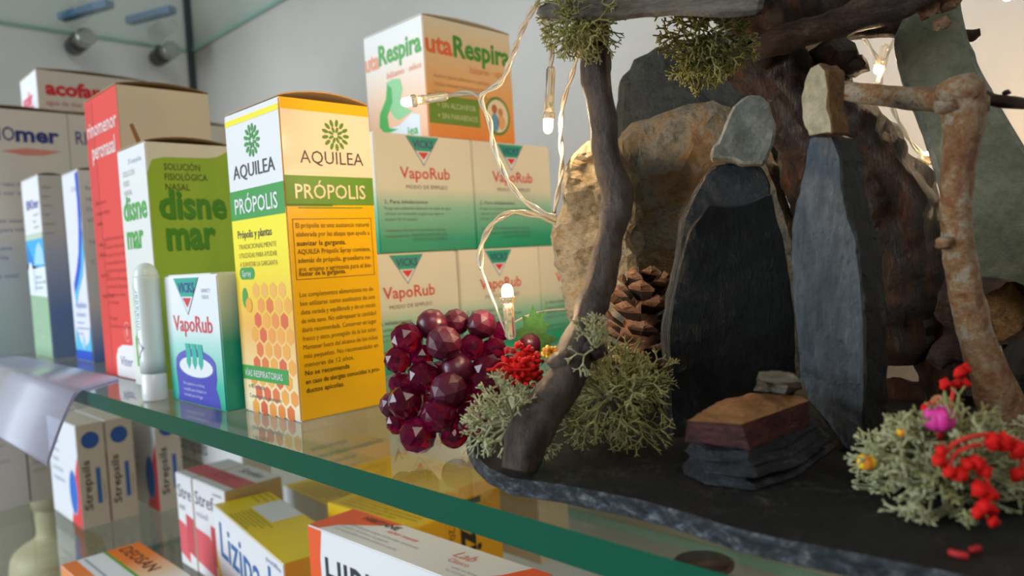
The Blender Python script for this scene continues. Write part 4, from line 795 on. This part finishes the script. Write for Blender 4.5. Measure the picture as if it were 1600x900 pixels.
# grapes
m, nt, b = nodes('frosted_grape'); b.inputs['Base Color'].default_value = rgb('5a1232'); b.inputs['Roughness'].default_value = 0.38; b.inputs['Transmission Weight'].default_value = 0.25; b.inputs['Coat Weight'].default_value = 0.2; gr1 = m
m, nt, b = nodes('clear_grape'); b.inputs['Base Color'].default_value = rgb('8a1048'); b.inputs['Roughness'].default_value = 0.06; b.inputs['Transmission Weight'].default_value = 0.8; b.inputs['IOR'].default_value = 1.45; gr2 = m
gl = [(305, 215, 76, .5, 0), (425, 205, 66, .8, 0), (555, 215, 72, .5, 0), (180, 285, 80, .3, 1), (365, 310, 86, -.2, 0), (135, 392, 68, .1, 1), (505, 330, 66, .4, 1), (615, 340, 62, .7, 1), (265, 480, 82, -.1, 1), (430, 445, 84, .0, 0), (585, 445, 82, .0, 1), (390, 550, 92, -.6, 0), (565, 525, 84, -.2, 1), (175, 605, 86, -.2, 1), (340, 668, 90, -.8, 1), (522, 690, 92, -.6, 1), (105, 620, 62, .5, 0), (150, 515, 62, .4, 1), (235, 770, 90, -.5, 1), (415, 765, 72, .1, 1), (140, 705, 64, .5, 1), (255, 375, 60, .5, 1), (600, 580, 64, .4, 1), (470, 610, 64, .5, 1), (700, 430, 60, .9, 1), (240, 610, 70, .8, 1), (650, 250, 50, 1.2, 1), (800, 320, 60, 1.2, 0), (330, 470, 70, .7, 1)]
gb = onz(690, 702, 0.0); t = thing('grape_bunch', tuple(gb), 0, 'bunch of faceted purple plastic grapes beside the yellow honeycomb carton', 'grapes')
for i, (a, b_, r_, dd, mm) in enumerate(gl):
    px, py = 580+a/3.216, 440+b_/3.216; d = 22.3+dd; p = PD(px, py, d); rad = r_*1.07/3.216*d/FPX
    p.z = max(p.z, rad*0.98+0.01)
    bm = bmesh.new(); q = Matrix.Rotation(R.uniform(0, 3), 3, Vector((R.uniform(-1, 1), R.uniform(-1, 1), R.uniform(-1, 1))).normalized())
    add_ball(bm, p, rad, 2, (1, 1, 1), 0, mm == 0 and i % 3 == 0, q)
    bm_obj('grape', bm, [gr1 if mm == 0 else gr2], t, tuple(gb))
leaf_m = rocky('leaf_green', [(0.3, '1f4a18'), (0.7, '386f28')], 1.5, 0.5, 0.4)
bm = bmesh.new(); lp = [(812, 540), (808, 515), (818, 510), (815, 492), (826, 496), (832, 474), (840, 492), (851, 485), (848, 503), (860, 506), (852, 520), (872, 528), (858, 538), (868, 548), (840, 552)]
n_ = Vector((0.6, -0.75, 0.2)).normalized(); vs = [bm.verts.new(onplane(a, b_, PD(838, 520, 23.4), n_)) for a, b_ in lp]; f = bm.faces.new(vs); g = bmesh.ops.extrude_face_region(bm, geom=[f])
for v in g['geom']:
    if isinstance(v, bmesh.types.BMVert): v.co -= n_*0.04
bmesh.ops.recalc_face_normals(bm, faces=bm.faces); bmesh.ops.triangulate(bm, faces=bm.faces[:]); refine(bm, 0.2); roughen(bm, 0.05, 2, 3)
bm_obj('leaf', bm, [leaf_m], t, tuple(gb))

# dried flowers and berries
redm = plain('cc1512', 0.75, 0.0, 0.25); redm2 = plain('a81216', 0.6); pinkm = plain('d8369a', 0.5); yelm = plain('eec21c', 0.5); orm = plain('e08a1c', 0.5)
def cluster(name, c, rad, n, br, label, mats, seed, cat, stems=()):
    rr = random.Random(seed); bm = bmesh.new(); c = Vector(c)
    for i in range(n):
        d = Vector((rr.gauss(0, 1), rr.gauss(0, 1), rr.gauss(0, 1))).normalized(); p = c+Vector((d.x*rad[0], d.y*rad[1], d.z*rad[2]))*rr.uniform(0.45, 1)
        add_ball(bm, p, br*rr.uniform(0.6, 1.2), 1, (1, 1, rr.uniform(0.8, 1.6)), rr.choice((0, 0, 1)), True, Matrix.Rotation(rr.uniform(0, 3), 3, d))
    for st in stems:
        rs = resample([tuple(PD(*q)) for q in st], 16); add_tube(bm, rs, [0.035]*len(rs), 6, 0, 1, 0)
    o = bm_obj(name, bm, mats, None, (c.x, c.y, min(v.co.z for v in bm.verts))); return tag(o, label, cat)
cluster('dried_flower', PD(816, 572, 19.8), (0.62, 0.6, 0.62), 190, 0.085, 'round red dried flower head leaning on the left branch', [redm, redm2], 4, 'flower', (((770, 577, 19.0), (785, 568, 19.1), (810, 580, 19.2)), ((760, 578, 19.1), (790, 578, 19.1), (830, 578, 19.2))))
cluster('yellow_flower', PD(858, 550, 19.2), (0.22, 0.25, 0.12), 26, 0.07, 'small yellow dried flower wedged on the left branch knot', [yelm, orm], 6, 'flower')
def spray(name, stems, berries, label, d0):
    t = thing(name, tuple(PD(stems[0][0][0], stems[0][0][1], stems[0][0][2])), 0, label, 'berries', 'red berry sprays'); base = PD(*stems[0][0])
    bm = bmesh.new()
    for st in stems: rs = resample([tuple(PD(*q)) for q in st], 18); add_tube(bm, rs, [0.045]*len(rs), 7)
    bm_obj('stem', bm, [plain('c8261c', 0.5)], t, tuple(base))
    for (a, b_, d, r_) in berries:
        bm = bmesh.new(); add_ball(bm, PD(a, b_, d), r_*0.85*d/FPX, 2, (1, 1, 1.1), 0, True, None, 0.7); bm_obj('berry', bm, [redm], t, tuple(base))
spray('berry_spray', [((1610, 700, 13.4), (1570, 682, 13.3), (1530, 680, 13.2), (1490, 694, 13.2), (1468, 722, 13.2)), ((1545, 694, 13.3), (1515, 698, 13.2), (1490, 712, 13.2), (1480, 740, 13.1)), ((1500, 718, 13.2), (1535, 738, 13.1), (1545, 770, 13.0), (1540, 800, 12.9)), ((1570, 686, 13.3), (1590, 700, 13.3), (1600, 735, 13.3))],
      [(1471, 704, 13.2, 10), (1468, 720, 13.15, 12), (1484, 738, 13.1, 11), (1500, 742, 13.1, 13), (1512, 726, 13.1, 11), (1526, 724, 13.1, 14), (1538, 736, 13.1, 13), (1550, 690, 13.2, 14), (1568, 690, 13.2, 15), (1590, 702, 13.2, 14), (1532, 765, 12.95, 15), (1548, 772, 12.95, 13), (1530, 800, 12.9, 12), (1540, 792, 12.9, 14), (1552, 815, 12.9, 10), (1551, 796, 12.9, 9), (1590, 742, 13.3, 13)], 'red berry spray arching over the front right lichen cushion', 13)
spray('berry_spray', [((1482, 672, 15.6), (1485, 640, 15.8), (1490, 610, 16.0), (1500, 590, 16.1)), ((1490, 610, 16.0), (1482, 604, 16.0), (1476, 600, 15.9))],
      [(1476, 600, 15.9, 10), (1499, 582, 16.0, 10), (1508, 578, 16.1, 10), (1507, 600, 16.1, 9), (1466, 628, 15.7, 11), (1449, 642, 15.6, 11), (1458, 634, 15.7, 9), (1492, 600, 16.0, 7), (1490, 652, 15.7, 8)], 'upright red berry sprig behind the pink bud', 15)
t = thing('flower_bud', tuple(PD(1467, 672, 14.2)), 0, 'bright pink dried bud on the lichen cushion', 'flower'); bs = tuple(PD(1467, 672, 14.2)); bm = bmesh.new()
for i in range(7):
    a = i*2*math.pi/7; p = PD(1467, 654, 14.2)+Vector((math.cos(a)*0.13, math.sin(a)*0.13, 0)); add_ball(bm, p, 0.2, 2, (0.8, 0.8, 1.15), 0)
bm_obj('petals', bm, [pinkm], t, bs); bm = bmesh.new(); add_tube(bm, [PD(1467, 668, 14.2), PD(1470, 690, 14.3)], [0.1, 0.04], 8); bm_obj('stalk', bm, [redm2], t, bs)
def bud(px, py, d, r_, label):
    base = PD(px, py+r_, d); t = thing('yellow_bud', tuple(base), 0, label, 'flower', 'yellow dried buds'); bm = bmesh.new()
    for i in range(6):
        a = i*math.pi/3; add_ball(bm, PD(px, py, d)+Vector((math.cos(a), math.sin(a), 0))*r_*0.35*d/FPX, r_*0.75*d/FPX, 2, (0.8, 0.8, 1.0), i % 3 == 2)
    bm_obj('petals', bm, [yelm, orm], t, tuple(base)); bm = bmesh.new()
    for i in range(7):
        a = i*0.9; add_tube(bm, [PD(px, py-r_*0.6, d), PD(px, py-r_*1.3, d)+Vector((math.cos(a), math.sin(a), 0))*0.1], [0.02, 0.008], 5)
    bm_obj('calyx', bm, [LA], t, tuple(base))
bud(1354, 722, 14.5, 16, 'yellow orange bud at the left rim of the lichen cushion'); bud(1408, 676, 14.1, 8, 'tiny yellow bud half buried in the lichen cushion')
for i, (a, b_, c_, d_, lb) in enumerate(((1482, 862, 1514, 869, 'long red fallen petal on the slate before the lichen'), (1514, 860, 1530, 856, 'short red fallen petal on the slate before the lichen'))):
    bm = bmesh.new(); add_tube(bm, resample([tuple(onz(a, b_, BZ+0.07)), tuple(onz((a+c_)/2, (b_+d_)/2+1, BZ+0.08)), tuple(onz(c_, d_, BZ+0.07))], 10), [0.02]+[0.06]*9+[0.02], 8)
    tag(bm_obj('fallen_petal', bm, [redm2], None, tuple(onz(a, b_, BZ+0.02))), lb, 'petal', 'red fallen petals')

# ------------------------------------------------------------------ fairy lights
m, nt, b = nodes('clear_wire'); b.inputs['Base Color'].default_value = rgb('e4ddcc'); b.inputs['Roughness'].default_value = 0.16; b.inputs['Transmission Weight'].default_value = 0.55; wire_m = m
m, nt, b = nodes('clear_socket'); b.inputs['Base Color'].default_value = rgb('fff6e4'); b.inputs['Roughness'].default_value = 0.08; b.inputs['Transmission Weight'].default_value = 0.85; sock_m = m
led_m = emit('warm_led', 'ffd8a6', 640.0)
t = thing('fairy_lights', tuple(PD(868, 342, 24.4)), 0, 'clear wire string of warm fairy lights looped over stack and stable', 'fairy lights'); fb = tuple(PD(868, 342, 24.4))
def wire(path, r=0.055, tw=True):
    rs = [Vector(p) for p in resample([tuple(PD(*q)) for q in path], 12*(len(path)-1))]; bm = bmesh.new()
    if not tw: add_tube(bm, rs, [r]*len(rs), 8)
    else:
        L = 0
        A, B = [], []
        tv0 = (rs[1]-rs[0]).normalized(); u = tv0.orthogonal().normalized()
        for i, p in enumerate(rs):
            tv = (rs[min(i+1, len(rs)-1)]-rs[max(i-1, 0)]).normalized(); u = (u-tv*u.dot(tv)).normalized(); v = tv.cross(u)
            if i: L += (p-rs[i-1]).length
            o = (u*math.cos(L*3.6)+v*math.sin(L*3.6))*r*0.95; A.append(p+o); B.append(p-o)
        add_tube(bm, A, [r]*len(A), 8); add_tube(bm, B, [r]*len(B), 8)
    bm_obj('wire', bm, [wire_m], t, fb)
wire([(852, -14, 21.6), (836, 8, 21.6), (816, 45, 22.6), (798, 92, 23.8), (782, 128, 24.8), (752, 152, 25.4), (765, 190, 25.4), (772, 230, 25.2), (790, 275, 25.0), (815, 310, 24.8), (845, 330, 24.6), (868, 340, 24.5)])
wire([(868, 346, 24.5), (835, 336, 24.2), (800, 332, 23.8), (770, 350, 23.2), (752, 385, 22.6), (752, 420, 22.2)])
wire([(752, 420, 22.2), (765, 455, 21.9), (778, 488, 21.7), (794, 528, 21.5)], 0.035, False)
wire([(752, 152, 25.4), (738, 146, 25.5), (720, 146, 25.6), (700, 150, 25.7)])
wire([(838, 2, 23.0), (852, 40, 23.6), (862, 75, 24.2), (860, 105, 24.6)], 0.05)
wire([(905, 70, 23.0), (895, 112, 24.0), (880, 160, 24.8), (876, 212, 25.2), (878, 262, 25.0), (866, 332, 24.7)], 0.05)
wire([(800, 506, 23.4), (822, 494, 24.0), (850, 486, 24.4), (884, 483, 24.6)], 0.03, False)
wire([(1348, 58, 28.5), (1368, 88, 28.6), (1376, 112, 28.6), (1372, 130, 28.6)], 0.05); wire([(1398, 62, 28.6), (1382, 98, 28.6), (1374, 140, 28.6)], 0.05)
wire([(1394, 168, 28.6), (1412, 205, 28.6), (1438, 238, 28.6), (1470, 255, 28.8)], 0.05); wire([(1388, 205, 28.4), (1408, 235, 28.4), (1440, 252, 28.6), (1480, 258, 28.8)], 0.05)
def led(a, b_, label=None):
    A, B = PD(*a), PD(*b_); ax_ = (B-A); L = ax_.length; ax_.normalize()
    bm = bmesh.new(); prof = [(0, 0.13), (0.15, 0.17), (0.3, 0.15), (0.55, 0.16), (0.62, 0.13)]
    prof = [(0, 0.10), (0.1, 0.16), (L*0.35, 0.15), (L*0.7, 0.17), (L*0.72, 0.22), (L*0.8, 0.22), (L*0.82, 0.18)]
    add_tube(bm, [A+ax_*s_ for s_, r_ in prof], [r_ for s_, r_ in prof], 14); k = bm_obj('bulb_socket', bm, [sock_m], t, fb)
    bm = bmesh.new(); prof = [(L*0.83, 0.15), (L*0.92, 0.16), (L, 0.13), (L+0.06, 0.07), (L+0.08, 0.01)]
    add_tube(bm, [A+ax_*s_ for s_, r_ in prof], [r_ for s_, r_ in prof], 12); bm_obj('bulb', bm, [led_m], k, fb)
    k.children[0].location = (0, 0, 0)
led((700, 150, 25.7), (630, 160, 25.6)); led((861, 104, 24.6), (856, 205, 24.8)); led((798, 530, 21.5), (792, 448, 21.4)); led((1384, 70, 28.6), (1371, 112, 28.6)); led((1560, -40, 28), (1575, -2, 28)); led((1440, 268, 28.5), (1452, 240, 28.5))
for a in ((1085, 170, 36), (1040, 230, 38), (1200, 60, 36), (1425, 300, 31.5), (1490, 400, 32), (1660, 80, 33), (1680, 330, 32), (1350, -30, 33), (1560, 320, 34)):  # unseen bulbs added behind the rocks and trunk to brighten the wall
    led(a, (a[0]+14, a[1]+36, a[2]+0.2))
wire([(1110, 240, 37.5), (1040, 230, 38), (1085, 170, 36), (1200, 60, 36), (1350, -30, 33), (1460, -60, 30), (1560, -40, 28), (1630, 10, 30.5), (1660, 80, 33), (1640, 210, 34), (1560, 320, 34), (1620, 370, 33), (1680, 330, 32), (1600, 420, 32), (1490, 400, 32), (1425, 300, 31.5), (1396, 240, 30), (1388, 205, 28.4)], 0.05)  # added wire that carries those unseen wall-lighting bulbs
